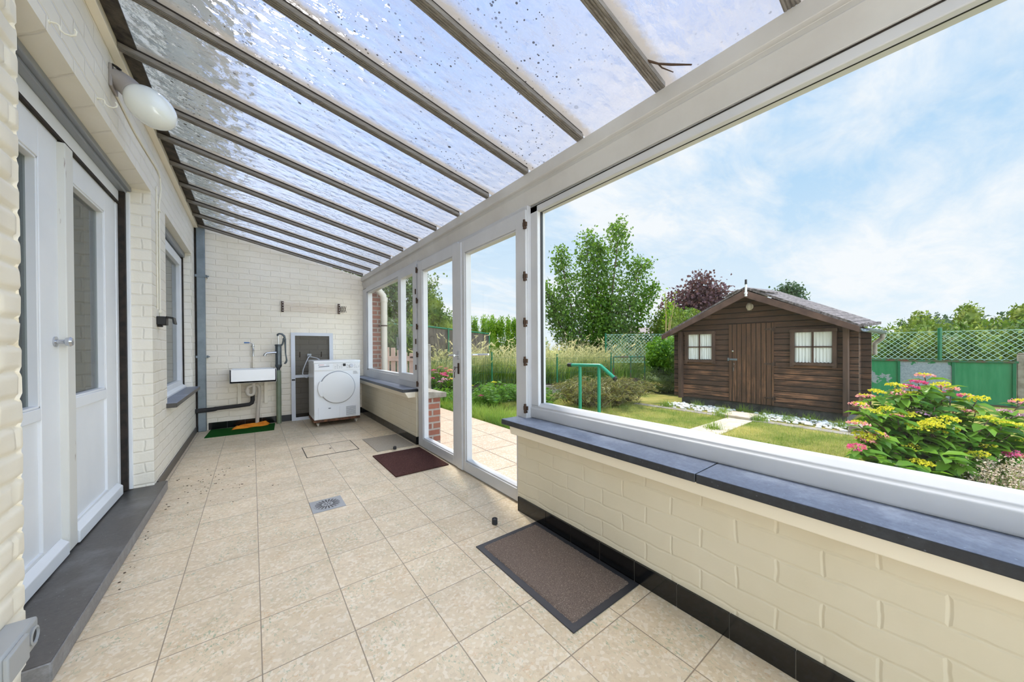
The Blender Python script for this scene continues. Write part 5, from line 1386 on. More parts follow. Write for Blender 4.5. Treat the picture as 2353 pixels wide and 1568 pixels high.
b = MB(); b.tube([(FX + 0.06, 0.28, ZL), (FX + 0.06, 0.28, 1.495)], 0.032, 12); b.lathe([(0.034, 0), (0.034, 0.01), (0, 0.02)], (FX + 0.06, 0.28, 1.49), (0, 0, 1), 12); obj('post', b, M['green_post'], cf)
b = MB(); b.box((FX - 0.02, -0.82, ZL), (FX + 0.1, -0.69, 0.92)); b.box((FX - 0.01, -0.81, 0.92), (FX + 0.09, -0.70, 0.955)); tag(obj('concrete_post', b, M['concrete'], bevel=0.012), 'mossy concrete post at the right end of the green fence', 'post')
b = MB(); b.box((FX + 0.0, -1.7, ZL), (FX + 0.03, -0.83, 0.80)); tag(obj('wire_panel', b, M['green_wire_dark']), 'green screen panel beyond the mossy concrete post', 'panel')

# ------------------------------------------------------------------ handrail
hr_ = thing('handrail', 'bright green tubular handrail standing in the lawn', 'handrail', (4.0, 3.35, ZL))
b = MB(); r_ = 0.026
b.tube([(4.0, 3.715, 0.842), (4.0, 3.16, 0.856), (4.0, 3.135, 0.846), (4.0, 2.90, 0.683)], r_, 14); obj('rail', b, M['green_paint'], hr_)
for y in (3.535, 3.175):
    b = MB(); b.tube([(4.0, y, ZL - 0.02), (4.0, y, 0.845)], r_ * 0.95, 14); obj('post', b, M['green_paint'], hr_)
for p, q in (((4.0, 3.70, 0.8425), (4.0, 3.775, 0.8405)), ((4.0, 2.912, 0.691), (4.0, 2.885, 0.672))):
    b = MB(); b.tube([p, q], r_ * 1.25, 14); obj('end_cap', b, M['black'], hr_)
# ------------------------------------------------------------------ low mesh fence and bank of tall grass
b = MB(); b.prism([(3.05, 7.65), (5.45, 8.30), (6.90, 7.05), (8.75, 6.60), (12.0, 6.4), (16, 18), (3.0, 18)], 'z', ZL - 0.1, 0.06)
struct('bank', b, M['soil'], label='raised earth bank under the tall grass', cat='bank')
gw = thing('mesh_fence', 'low dark green wire mesh fence before the tall grass', 'fence', (6.0, 7.3, ZL))
FP = [(2.75, 7.12), (3.21, 7.36), (5.42, 8.07), (6.82, 6.87), (8.70, 6.45)]
tops = [0.84, 0.86, 0.90, 0.86, 0.86]
for (p0, p1, t0, t1) in zip(FP[:-1], FP[1:], tops[:-1], tops[1:]):
    A = Vector((*p0, 0)); B = Vector((*p1, 0)); L = (B - A).length; dd_ = (B - A).normalized(); m_ = MB()
    for k_ in range(5):
        f0 = ZL + 0.14 + k_ * (t0 - ZL - 0.2) / 4; f1 = ZL + 0.14 + k_ * (t1 - ZL - 0.2) / 4
        m_.tube([A + Vector((0, 0, f0)), B + Vector((0, 0, f1))], 0.0028, 4, caps=False)
    nv_ = int(L / 0.09)
    for k_ in range(nv_ + 1):
        p = A + dd_ * (k_ * L / nv_); tt = t0 + (t1 - t0) * k_ / nv_
        m_.tube([p + Vector((0, 0, ZL + 0.04)), p + Vector((0, 0, tt - (0.05 if k_ % 2 else 0.0)))], 0.0028, 4, caps=False)
    obj('mesh_panel', m_, M['green_wire_dark'], gw)
for (p, t) in ((FP[2], 0.985), (FP[3], 0.915), (FP[4], 0.94)):
    m_ = MB(); m_.tube([(p[0], p[1], ZL - 0.02), (p[0], p[1], t)], 0.024, 10); m_.lathe([(0.027, 0), (0.027, 0.012), (0, 0.016)], (p[0], p[1], t - 0.005), (0, 0, 1), 10); obj('post', m_, M['green_post'], gw)
b = MB(); A = Vector((5.5, 7.75, 0)); B = Vector((6.72, 6.62, 0)); dd_ = (B - A).normalized(); nn = Vector((-dd_.y, dd_.x, 0)) * 0.06
b.prism([((A + nn).x, (A + nn).y), ((B + nn).x, (B + nn).y), ((B - nn).x, (B - nn).y), ((A - nn).x, (A - nn).y)], 'z', ZL - 0.05, 0.075); tag(obj('edging_wall', b, M['concrete'], bevel=0.01), 'low grey concrete edging wall at the foot of the mesh fence', 'wall')

bankz = lambda P: np.full(len(P), 0.04)
def bank_area(n_, rng):
    out = []
    while sum(len(o_) for o_ in out) < n_:
        P = np.stack([rng.uniform(3.0, 12, n_), rng.uniform(6.5, 13, n_)], 1)
        x, y = P[:, 0], P[:, 1]
        fy = np.interp(x, [3.05, 5.45, 6.90, 8.75, 12.0], [7.75, 8.4, 7.15, 6.75, 6.5])
        dist = y - fy
        ok = (dist > 0) & (dist < 2.8) & (rng.uniform(0, 1, n_) < np.exp(-dist / 1.6) + 0.15)
        ok &= ~((x > 8.9) & (rng.uniform(0, 1, n_) < 0.4))
        out.append(P[ok])
    return np.concatenate(out)[:n_]
rng = np.random.default_rng(33)
V, F, P, h, a, l = blades(9500, bank_area, 0.55, 1.5, 0.009, 0.95, rng, zbase=bankz, segs=4, hmod=lambda P: 0.80 + 0.16 * np.sin(P[:, 0] * 2.3 + P[:, 1]) + 0.14 * np.sin(P[:, 0] * 5.1 - P[:, 1] * 3.7) + 0.08 * np.sin(P[:, 0] * 11 + P[:, 1] * 7))
# seed plumes on the tips
k = rng.integers(0, len(P), 3600)
tips = V.reshape(len(P), -1, 3)[k, -1, :]
parts = [(V, F)]
for q in range(3):
    pp = tips + np.stack([np.cos(a[k]) * (-0.05 * q), np.sin(a[k]) * (-0.05 * q), -0.035 * q + rng.normal(size=len(k)) * 0.012], 1)
    parts.append(leafq(pp, 0.12, rng, 0.24, np.stack([np.cos(a[k]) * 0.7, np.sin(a[k]) * 0.7, np.full(len(k), 0.5)], 1), 0.35))
V, F = merge(parts)
tag(npobj('tall_grass', V, F, M['tallgrass']), 'tall straw coloured meadow grass behind the low mesh fence', 'grass', kind='stuff')
V, F, *_ = blades(9000, bank_area, 0.25, 0.8, 0.014, 0.8, rng, zbase=bankz, segs=3)
tag(npobj('lush_grass', V, F, M['greengrass']), 'lush green undergrowth at the foot of the tall grass', 'grass', kind='stuff')
def edge_area(n_, rng):
    t = rng.uniform(0, 1, n_); return np.stack([3.0 + rng.exponential(0.28, n_), 3.3 + t * 3.4], 1)
V, F, *_ = blades(5200, edge_area, 0.08, 0.30, 0.005, 0.9, rng, segs=3)
tag(npobj('border_grass', V, F, M['greengrass']), 'long unmown grass along the patio edge', 'grass', kind='stuff')

# ------------------------------------------------------------------ trees and hedges
def tree(name, label, stems, base, mat, size, n_leaf, seed, rad=(0.75, 0.25), trunk_r=0.07, cat='tree', group=None, low=0.15, aspect=0.7, bare=M['bark'], clump=6):
    rng = np.random.default_rng(seed); rr = random.Random(seed)
    t_ = thing(name, label, cat, base, group)
    m_ = MB(); pts = []
    tot = sum(max(0.5, s[2] - base[2]) for s in stems)
    for s in stems:
        A = np.array(base, float); B = np.array(s[:3], float); k = s[3] if len(s) > 3 else 1.0
        mid = A + (B - A) * 0.45 + np.array([(B[0] - A[0]) * 0.16, (B[1] - A[1]) * 0.16, -0.02])
        path = [A + np.array([rr.uniform(-.08, .08), rr.uniform(-.08, .08), -0.1]), A + (mid - A) * 0.5, mid, mid + (B - mid) * 0.5, B]
        m_.tube([tuple(p) for p in path], [trunk_r * k, trunk_r * 0.8 * k, trunk_r * 0.55 * k, trunk_r * 0.32 * k, trunk_r * 0.1], 8)
        nl = int(n_leaf * max(0.5, s[2] - base[2]) / tot / clump)
        tt = low + (1 - low) * rng.uniform(0, 1, nl) ** 0.9
        seg = np.minimum((tt * 4).astype(int), 3); f = tt * 4 - seg
        PA = np.array(path); C0 = PA[seg] * (1 - f)[:, None] + PA[seg + 1] * f[:, None]
        R_ = (rad[0] * (1 - tt) ** 0.7 + rad[1] * tt) * k
        d_ = rng.normal(size=(nl, 3)); d_[:, 2] = d_[:, 2] * 0.5 + 0.25; d_ /= np.linalg.norm(d_, axis=1)[:, None]
        ends = C0 + d_ * (R_ * rng.uniform(0.25, 1, nl) ** 0.6)[:, None]
        for q in range(0, nl, max(1, nl // 26)):
            m_.tube([tuple(C0[q]), tuple(C0[q] * 0.5 + ends[q] * 0.5 + np.array([0, 0, 0.03])), tuple(ends[q])], [trunk_r * 0.2 * k, trunk_r * 0.12 * k, 0.003], 5, caps=False)
        cl_ = np.repeat(ends, clump, 0) + rng.normal(size=(nl * clump, 3)) * size * 0.95
        pts.append(cl_)
    P = np.concatenate(pts)
    V, F = leafq(P, size, rng, aspect, np.array([0, 0, -0.1]), 1.0)
    npobj('foliage', V, F, mat, t_); obj('trunk', m_, bare, t_)
    return t_

tree('young_poplar', 'tall young green tree with several upright stems behind the grass', [(12.0, 8.45, 6.15, 1.15), (11.3, 9.0, 5.3), (10.95, 9.3, 5.75, 1.05), (10.05, 9.95, 5.0, 0.95), (9.5, 10.35, 3.7, 0.9), (12.75, 7.9, 4.6, 0.95), (13.1, 7.65, 3.6, 0.8), (9.8, 10.1, 3.0), (11.9, 8.6, 3.2)],
     (11.25, 9.05, 0.0), M['leaf_tree'], 0.125, 21000, 5, rad=(0.78, 0.32), low=0.10)
tree('purple_maple', 'dark purple leaved tree rising behind the shed roof', [(23.0, 10.15, 5.3), (22.1, 10.9, 4.5), (23.9, 9.5, 4.7), (24.3, 9.2, 4.0), (21.6, 11.3, 3.7), (22.8, 10.3, 4.6), (23.4, 9.9, 4.4)],
     (22.9, 10.2, ZL), M['leaf_purple'], 0.20, 8000, 6, rad=(1.0, 0.75), trunk_r=0.12, low=0.55, aspect=0.8)
tree('distant_conifer', 'small dark blue green tree top seen over the shed roof', [(37.5, 9.15, 6.3), (37.3, 9.6, 5.9), (37.7, 8.7, 6.0)], (37.5, 9.15, ZL), M['leaf_conifer'], 0.22, 4200, 7, rad=(1.1, 0.45), low=0.55)
sp_rng = random.Random(12)
t_ = thing('sapling', 'bare yellowish twigs with sparse leaves left of the shed roof', 'sapling', (9.62, 5.22, 0.3))
m_ = MB(); P_ = []
for k_ in range(8):
    tx, ty, tz = 9.62 + sp_rng.uniform(-0.15, 0.28), 5.22 + sp_rng.uniform(-0.28, 0.15), sp_rng.uniform(2.0, 2.75)
    m_.tube([(9.62, 5.22, 0.3), (9.62 + (tx - 9.62) * 0.3, 5.22 + (ty - 5.22) * 0.3, 1.2), ((9.62 + tx) / 2 + 0.02, (5.22 + ty) / 2, (1.2 + tz) / 2), (tx, ty, tz)], [0.022, 0.014, 0.010, 0.004], 6)
    for q in range(14): f = sp_rng.uniform(0.55, 1.02); P_.append((9.62 + (tx - 9.62) * f + sp_rng.gauss(0, .05), 5.22 + (ty - 5.22) * f + sp_rng.gauss(0, .05), 1.2 + (tz - 1.2) * f + sp_rng.gauss(0, .05)))
obj('twigs', m_, M['bark_pale'], t_)
V, F = leafq(np.array(P_), 0.085, np.random.default_rng(1), 0.6); npobj('foliage', V, F, M['leaf_bright'], t_)

bush('laurel_bush', 'glossy bright green laurel bush at the left side of the shed', 'bush', [((9.15, 5.0, 0.95), (0.48, 0.5, 0.46), 1400), ((9.0, 4.75, 0.75), (0.32, 0.32, 0.4), 700), ((9.3, 5.25, 0.75), (0.4, 0.4, 0.42), 600)], M['leaf_bush'], 0.10, 1.0, 14, base=(9.1, 5.0, ZL))
bush('ivy_bank', 'dark ivy clad bank below the laurel bush', 'ivy', [((9.15, 5.0, 0.12), (0.55, 0.75, 0.36), 2200)], M['leaf_dark'], 0.06, 2.2, 15, stems=False, corek=0.8, base=(9.15, 5.0, ZL))
bush('garden_shrub', 'rounded green shrub behind the yellow twigs beside the purple tree', 'shrub', [((12.9, 6.75, 1.6), (0.95, 0.95, 1.1), 3600), ((13.4, 6.3, 1.9), (0.7, 0.7, 0.7), 1600)], M['leaf_hedge'], 0.11, 1.0, 16, base=(13.0, 6.7, ZL))
bush('boundary_hedge', 'mixed green hedge behind the rear chain link fence', 'hedge', [((11.6 + k_ * 0.6, 8.2 - k_ * 0.55, 0.85), (0.75, 0.6, 0.85), 900) for k_ in range(5)], M['leaf_hedge'], 0.11, 1.0, 17, base=(12.4, 7.2, ZL))
hb = []
rr = random.Random(20)
for k_ in range(17):
    y = 4.2 - k_ * 0.52; hb.append(((14.9 + rr.uniform(-.3, .3), y, 0.85 + rr.uniform(-.08, .08)), (0.85, 0.62, 0.95 + rr.uniform(-0.08, 0.16)), 1150))
bush('clipped_hedge', 'broad sunlit green hedge behind the chain link fence on the right', 'hedge', hb, M['leaf_hedge'], 0.12, 1.0, 21, base=(14.9, 0, ZL), axis_k=0.8)
for k_, (x, y, zt_, lab) in enumerate(((16.6, 0.75, 2.15, 'feathery green shrub tip above the hedge left of the green post'), (17.4, -0.15, 2.38, 'feathery green shrub tip above the hedge right of the green post'), (18.6, -1.15, 2.4, 'feathery green shrub tip above the hedge at the picture edge'))):
    bush('tall_shrub', lab, 'shrub', [((x, y, 1.0), (0.75, 0.6, 1.0), 900), ((x, y, zt_ - 0.45), (0.3, 0.3, 0.5), 260)], M['leaf_hedge'], 0.12, 1.0, 40 + k_, group='shrubs above the right hedge', base=(x, y, ZL))
for k_ in range(7):
    y = 6.2 - k_ * 0.95 ; x = 92; hh = 6.2 + (0.5 if k_ in (2, 3, 4) else -0.3) + 0.2 * math.sin(k_ * 3)
    bush('poplar', 'one of the far poplars in a row on the horizon above the hedge', 'tree', [((x, y, hh - 2.6), (0.62, 0.55, 2.6), 420)], M['leaf_conifer'], 0.36, 1.0, 60 + k_, group='poplars on the horizon', base=(x, y, ZL), corek=0.6, stem_r=0.1)
b_ = bush('horizon_trees', 'pale distant treeline right of the far poplars', 'treeline', [((80, 1.2 - k_ * 2.6, 2.6), (2, 2.2, 2.9), 500) for k_ in range(8)], M['leaf_conifer'], 0.5, 1.0, 70, base=(80, -5, ZL), stems=False)
# greenery seen through the doors
for k_, (x, y, zt_, r_) in enumerate(((7.6, 14.6, 2.55, 0.62), (8.35, 14.1, 2.75, 0.62), (9.1, 13.5, 2.85, 0.62), (9.85, 13.0, 2.65, 0.65), (10.7, 12.4, 2.45, 0.7))):
    labs = ('dark leaved shrub at the left end of the thuja row', 'bright thuja next to the left end of the row', 'bright feathery thuja with the tallest tip of the row', 'bright thuja seen against the right door stile', 'bright thuja farthest right half hidden by the young tree')
    tr_ = random.Random(80 + k_)
    bl = [((x, y, 1.0), (r_ * 1.1, r_ * 1.1, zt_ - 1.35), 2200)]
    for q in range(9):
        a_, d_ = tr_.uniform(0, 6.3), r_ * tr_.uniform(0.1, 0.95)
        bl.append(((x + d_ * math.cos(a_), y + d_ * math.sin(a_), zt_ - tr_.uniform(0.45, 1.1)), (0.17, 0.17, tr_.uniform(0.4, 0.7)), 190))
    bush('thuja', labs[k_], 'shrub', bl, M['leaf_bright'] if k_ else M['leaf_dark'], 0.14, 1.0, 80 + k_, group='thujas behind the tall grass', base=(x, y, ZL), aspect=0.24, axis_k=0.3, spread=0.45, corek=0.5, stem_r=0.015)
bush('hawthorn_hedge', 'yellow green leafy bush left behind the glazed door', 'bush', [((5.2, 12.5, 1.6), (0.85, 0.8, 1.35), 2200), ((6.0, 12.0, 1.4), (0.7, 0.7, 1.25), 1700), ((5.55, 12.25, 2.55), (0.45, 0.4, 0.75), 700), ((6.5, 11.75, 1.1), (0.55, 0.5, 1.1), 1000)], M['leaf_hedge'], 0.11, 1.0, 90, base=(5.6, 12.2, ZL))
tree('leafy_tree', 'large leafy tree behind the neighbouring roof seen in the corner window', [(3.9, 14.7, 4.9, 1.2), (4.8, 14.1, 4.7, 1.2), (3.2, 15.0, 4.6, 1.2), (5.3, 13.6, 4.1), (4.3, 14.4, 4.2, 1.2), (5.7, 13.2, 3.7, 0.7)], (4.4, 14.4, ZL), M['leaf_dark'], 0.13, 12000, 91, rad=(0.9, 0.75), trunk_r=0.10, low=0.35)
tw = random.Random(44)
t_ = thing('birch_sprig', 'thin drooping branches with few leaves against the sky in the left door', 'branch', (5.0, 12.6, 1.5))
m_ = MB(); P_ = []
for k_ in range(7):
    p0 = (4.95, 12.65, 2.3); p1 = (5.15 + tw.uniform(0, 0.55), 12.5 - tw.uniform(0, 0.4), tw.uniform(3.3, 4.0))
    m_.tube([p0, ((p0[0] * .6 + p1[0] * .4), (p0[1] * .6 + p1[1] * .4), p0[2] * .35 + p1[2] * .65), p1], [0.012, 0.007, 0.002], 5)
    for q in range(11): f = tw.uniform(0.45, 1.05); P_.append((p0[0] + (p1[0] - p0[0]) * f + tw.gauss(0, .07), p0[1] + (p1[1] - p0[1]) * f + tw.gauss(0, .07), p0[2] + (p1[2] - p0[2]) * f ** 0.8 + tw.gauss(0, .07)))
m_.tube([(5.0, 12.6, ZL), (4.96, 12.64, 1.4), (4.95, 12.65, 2.35)], [0.03, 0.02, 0.012], 6)
obj('twigs', m_, M['bark'], t_)
V, F = leafq(np.array(P_), 0.10, np.random.default_rng(2), 0.7); npobj('foliage', V, F, M['leaf_dark'], t_)

# ------------------------------------------------------------------ left boundary
rf = thing('reed_screen', 'brown reed screen fence with green top rail behind the gate', 'fence', (4.3, 9.4, ZL))
RP = [(1.9, 8.95), (4.1, 9.30), (6.60, 10.02)]; rz = [1.78, 1.73, 1.60]
for (p0, p1, z0_, z1_) in zip(RP[:-1], RP[1:], rz[:-1], rz[1:]):
    m_ = MB(); t = 0.02
    vs = [(p0[0], p0[1], ZL), (p1[0], p1[1], ZL), (p1[0], p1[1], z1_ - 0.03), (p0[0], p0[1], z0_ - 0.03)]
    m_.add(vs + [(x, y + t, z) for x, y, z in vs], [(0, 1, 2, 3), (7, 6, 5, 4), (0, 4, 5, 1), (1, 5, 6, 2), (2, 6, 7, 3), (3, 7, 4, 0)]); obj('reed_panel', m_, M['reed'], rf)
    m_ = MB(); m_.tube([(p0[0], p0[1] - 0.02, z0_), (p1[0], p1[1] - 0.02, z1_)], 0.022, 8); obj('top_rail', m_, M['green_post'], rf)
for x, y, z in ((2.6, 9.03, 1.78), (4.75, 9.44, 1.72), (6.58, 9.97, 1.62)):
    m_ = MB(); m_.tube([(x, y - 0.02, ZL), (x, y - 0.02, z)], 0.025, 8); obj('post', m_, M['green_post'], rf)
bush('bamboo', 'long leaved shrub hanging in front of the reed screen', 'shrub', [((3.05, 8.6, 1.15), (0.42, 0.4, 0.75), 700), ((2.75, 8.7, 1.45), (0.35, 0.3, 0.45), 350)], M['leaf_dark'], 0.19, 1.0, 101, base=(3.0, 8.65, ZL), aspect=0.22, corek=0.0, axis_k=0.2, spread=0.7, lo=0.3)
pg = thing('picket_gate', 'weathered wooden picket gate seen through the corner window', 'gate', (2.25, 6.55, ZL))
A = Vector((1.93, 6.80, 0)); B = Vector((2.56, 6.28, 0)); dd_ = (B - A).normalized(); nn = Vector((-dd_.y, dd_.x, 0))
ang = math.atan2(dd_.y, dd_.x)
for k_ in range(7):
    p = A + dd_ * (0.06 + k_ * 0.118); m_ = MB(); hh = 1.08 + 0.06 * math.sin(k_ * 0.9 + 0.4) * (1 if k_ < 7 else 0)
    m_.obox((p.x, p.y, (hh - 0.02) / 2), (0.085, 0.02, hh + 0.02), rotz(ang)); obj('picket', m_, M['gate_wood'], pg, bevel=0.006)
for z in (0.92, 0.12):
    m_ = MB(); c = (A + B) / 2 - nn * 0.025; m_.obox((c.x, c.y, z), ((B - A).length + 0.02, 0.03, 0.095), rotz(ang)); obj('rail', m_, M['gate_wood'], pg, bevel=0.004)
for k_ in (0.12, 0.72):
    m_ = MB(); c = A + dd_ * k_ - nn * 0.045; m_.obox((c.x, c.y, 0.945), (0.16, 0.006, 0.03), rotz(ang)); obj('iron_strap', m_, M['rust'], pg)
b = MB(); b.box((2.555, 5.93, ZL), (2.635, 6.01, 1.16)); b.box((2.56, 5.935, 1.16), (2.63, 6.005, 1.19)); tag(obj('concrete_post', b, M['concrete'], bevel=0.01), 'slim concrete gate post seen through the left garden door', 'post')
dpo = thing('rain_pipe', 'cream outdoor rain pipe on the brick corner behind the window', 'pipe', (1.88, 6.33, ZL))
b = MB(); b.tube([(1.87, 6.2, ZL), (1.87, 6.2, 1.62)], 0.052, 16); b.tube([(1.87, 6.2, 1.60), (1.87, 6.2, 1.98), (1.85, 6.2, 2.06), (1.78, 6.2, 2.14), (1.72, 6.2, 2.25)], 0.055, 16); b.lathe([(0.062, -0.04), (0.062, 0.04)], (1.87, 6.2, 1.98), (0, 0, 1), 16); obj('pipe', b, M['pvc'], dpo)
b = MB(); b.lathe([(0.058, -0.012), (0.058, 0.012)], (1.87, 6.2, 1.52), (0, 0, 1), 16); b.box((1.80, 6.21, 1.51), (1.85, 6.33, 1.53)); obj('pipe_clip', b, M['rust'], dpo)
ga = thing('garage', 'flat roofed taupe outbuilding behind the reed screen', 'building', (5.5, 18.2, ZL))
b = MB(); b.prism([(3.2, 18.6), (6.9, 16.0), (8.2, 18.0), (4.6, 20.6)], 'z', ZL, 2.4); obj('wall', b, M['render_white'], ga)
b = MB(); b.prism([(3.1, 18.6), (6.92, 15.9), (8.4, 18.0), (4.6, 20.8)], 'z', 2.4, 2.98); obj('fascia', b, M['fascia'], ga)
b = MB(); b.prism([(3.05, 18.6), (6.95, 15.84), (8.45, 18.0), (4.6, 20.85)], 'z', 2.98, 3.05); obj('roof_edge', b, M['roof_house'], ga)
dh = thing('far_house', 'tiny distant house roof showing between the trees', 'house', (40, 25.5, ZL))
b = MB(); b.box((38, 23.9, ZL), (42, 26.4, 2.6)); obj('wall', b, M['render_white'], dh)
b = MB(); b.prism([(23.6, 2.6), (26.7, 2.6), (25.15, 3.7)], 'x', 37.8, 42.2); obj('roof', b, M['fascia'], dh)

rg = thing('garden_gate', 'rusty green metal frame gate left of the shed', 'gate', (8.35, 5.6, ZL))
A = Vector((8.02, 5.86, 0)); B = Vector((8.72, 5.34, 0)); m_ = MB()
for z in (0.84, 0.12): m_.tube([A + Vector((0, 0, z)), B + Vector((0, 0, z))], 0.02, 8)
for f in (0, 0.55, 1): p = A + (B - A) * f; m_.tube([p + Vector((0, 0, ZL)), p + Vector((0, 0, 0.84))], 0.018, 8)
obj('gate_frame', m_, M['rail_rust'], rg)
cf2 = thing('chain_link_fence', 'chain link fence stretch left of the shed behind the laurel', 'fence', (10.2, 6.2, ZL))
chainlink(0, 0, 0, 0.6, 1.52, 0.11, 0.0032, cf2, M['green_wire'], p0=(9.1, 6.95, 0), p1=(11.2, 5.3, 0))
for x, y in ((9.1, 6.95), (11.2, 5.3)):
    m_ = MB(); m_.tube([(x, y, ZL), (x, y, 1.56)], 0.025, 8); obj('post', m_, M['green_post'], cf2)

# juniper
rng = np.random.default_rng(51); rr = random.Random(51)
ju = thing('juniper', 'low spreading feathery juniper beside the handrail', 'shrub', (6.0, 4.9, ZL))
m_ = MB(); P_ = []; AX = []
for k_ in range(230):
    cxx, cyy = 6.05 + rr.uniform(-0.65, 0.95), 4.85 + rr.uniform(-0.55, 0.5)
    a = rr.uniform(0, 2 * PI); L = rr.uniform(0.35, 0.75); hh = rr.uniform(0.04, 0.40)
    p0 = np.array((cxx, cyy, ZL)); 
    pts = []
    for q in range(9):
        t = q / 8; pts.append(np.array((cxx + math.cos(a) * L * t, cyy + math.sin(a) * L * t, ZL + 0.08 + (hh + 0.12) * math.sin(min(1, t * 1.1) * 2.15) * 0.95)))
    m_.tube([tuple(p) for p in pts], [0.008 - 0.0008 * q for q in range(9)], 5, caps=False)
    for q in range(1, 9):
        d_ = pts[q] - pts[q - 1]; d_ /= np.linalg.norm(d_)
        for w_ in range(7):
            P_.append(pts[q - 1] + (pts[q] - pts[q - 1]) * rr.random() + rng.normal(size=3) * 0.022); AX.append(d_ * 1.3)
V1, F1 = leafq(np.array(P_), 0.10, rng, 0.16, np.array(AX), 0.55)
V2, F2 = core((6.1, 4.85, ZL + 0.05), (0.55, 0.45, 0.16), 30, 14); V2 = V2 + rng.normal(size=V2.shape) * 0.035; V2[:, 2] = np.maximum(V2[:, 2], ZL)
V, F = merge([(V1, F1), (V2, F2)]); npobj('foliage', V, F, M['leaf_juniper'], ju); obj('branches', m_, M['bark'], ju)

# ------------------------------------------------------------------ hydrangeas
def floret_head(mats, ring, seed, r=0.062):
    rng = np.random.default_rng(seed); n_ = 95
    rad = r * np.sqrt(rng.uniform(0, 1, n_)); a = rng.uniform(0, 2 * PI, n_)
    P = np.stack([rad * np.cos(a), rad * np.sin(a), 0.018 * (1 - (rad / r) ** 2) + rng.normal(size=n_) * 0.004], 1)
    V, F = leafq(P, 0.017, rng, 0.85, np.array([0, 0, 0.2]), 1.0)
    mi = (rad > r * ring).astype(int)
    return V, F, mi
HM = [floret_head(0, 2.0, 1), floret_head(0, 0.62, 2), floret_head(0, 0.25, 3), floret_head(0, 0.35, 4)]
HMATS = [[M['fl_yellow'], M['fl_pink']], [M['fl_yellow'], M['fl_pink']], [M['fl_pink'], M['fl_hot']], [M['fl_pink'], M['fl_mauve']]]
def big_leaf(L, W):
    vs = [(0, 0, 0), (0.30 * L, -0.42 * W, 0.10 * L), (0.30 * L, 0, 0.03 * L), (0.30 * L, 0.42 * W, 0.10 * L), (0.68 * L, -0.36 * W, 0.02 * L), (0.68 * L, 0, -0.05 * L), (0.68 * L, 0.36 * W, 0.02 * L), (L, 0, -0.22 * L)]
    fs = [(0, 1, 2), (0, 2, 3), (1, 4, 5), (1, 5, 2), (2, 5, 6), (2, 6, 3), (4, 7, 5), (5, 7, 6)]
    return np.array(vs), np.array(fs)
def hydrangea(label, base, heads, seed, extra=0, size=0.125, wid=0.62, fill=None):
    rng = np.random.default_rng(seed); rr = random.Random(seed)
    t_ = thing('hydrangea', label, 'flowering shrub', base)
    m_ = MB(); Vs = []; Fs = []; o_ = 0
    tips = [(h_[0], h_[1], h_[2], h_[3]) for h_ in heads]
    for k_ in range(extra):
        h_ = heads[rr.randrange(len(heads))]
        f = rr.uniform(0.55, 0.97); tips.append((base[0] + (h_[0] - base[0]) * f + rr.gauss(0, 0.09), base[1] + (h_[1] - base[1]) * f + rr.gauss(0, 0.09), base[2] + (h_[2] - base[2]) * f * rr.uniform(0.75, 1.0), None))
    for x, y, z, ty in tips:
        bx, by = base[0] + rr.gauss(0, 0.09), base[1] + rr.gauss(0, 0.09)
        P0 = np.array((bx, by, base[2] - 0.02)); P3 = np.array((x, y, z)); P1 = P0 * 0.6 + P3 * 0.4 + np.array((0, 0, (z - base[2]) * 0.10)); P2 = P0 * 0.15 + P3 * 0.85 + np.array((0, 0, -0.02))
        m_.tube([tuple(P0), tuple(P1), tuple(P2), tuple(P3)], [0.010, 0.007, 0.005, 0.004], 6, caps=False)
        for q in range(9 if ty is not None else 8):
            t = 1.0 - 0.075 - q * 0.068 * rr.uniform(0.8, 1.2)
            C0 = (1 - t) ** 3 * P0 + 3 * (1 - t) ** 2 * t * P1 + 3 * (1 - t) * t * t * P2 + t ** 3 * P3
            a = rr.uniform(0, 2 * PI)
            for s_ in (0, PI):
                lv, lf = big_leaf(size * rr.uniform(0.75, 1.2), size * wid * rr.uniform(0.85, 1.1))
                R_ = np.array(rotz(a + s_ + rr.gauss(0, 0.25)) @ roty(rr.uniform(-0.45, 0.45)) @ rotx(rr.gauss(0, 0.25)))
                v = lv @ R_.T + C0; v[:, 2] = np.maximum(v[:, 2], base[2] + 0.01)
                Vs.append(v); Fs.append(lf + o_); o_ += len(lv)
    npobj('foliage', np.concatenate(Vs), np.concatenate(Fs), M['leaf_hydr'], t_)
    obj('stems', m_, M['bark'], t_)
    first = {}
    for h_ in heads:
        k_ = h_[3]
        if k_ not in first:
            V, F, mi = HM[k_]
            ho = npobj('flower_head', V + np.array(base), F, HMATS[k_], t_, mi=mi); first[k_] = ho
        else:
            ho = first[k_].copy(); C.objects.link(ho); ho.parent = t_
        ho.location = (h_[0] - base[0], h_[1] - base[1], h_[2] - base[2] + 0.012)
        sc = rr.uniform(1.05, 1.4); ho.scale = (sc, sc, sc); ho.rotation_euler = (rr.uniform(-.25, .25), rr.uniform(-.25, .25), rr.uniform(0, 6))
    return t_
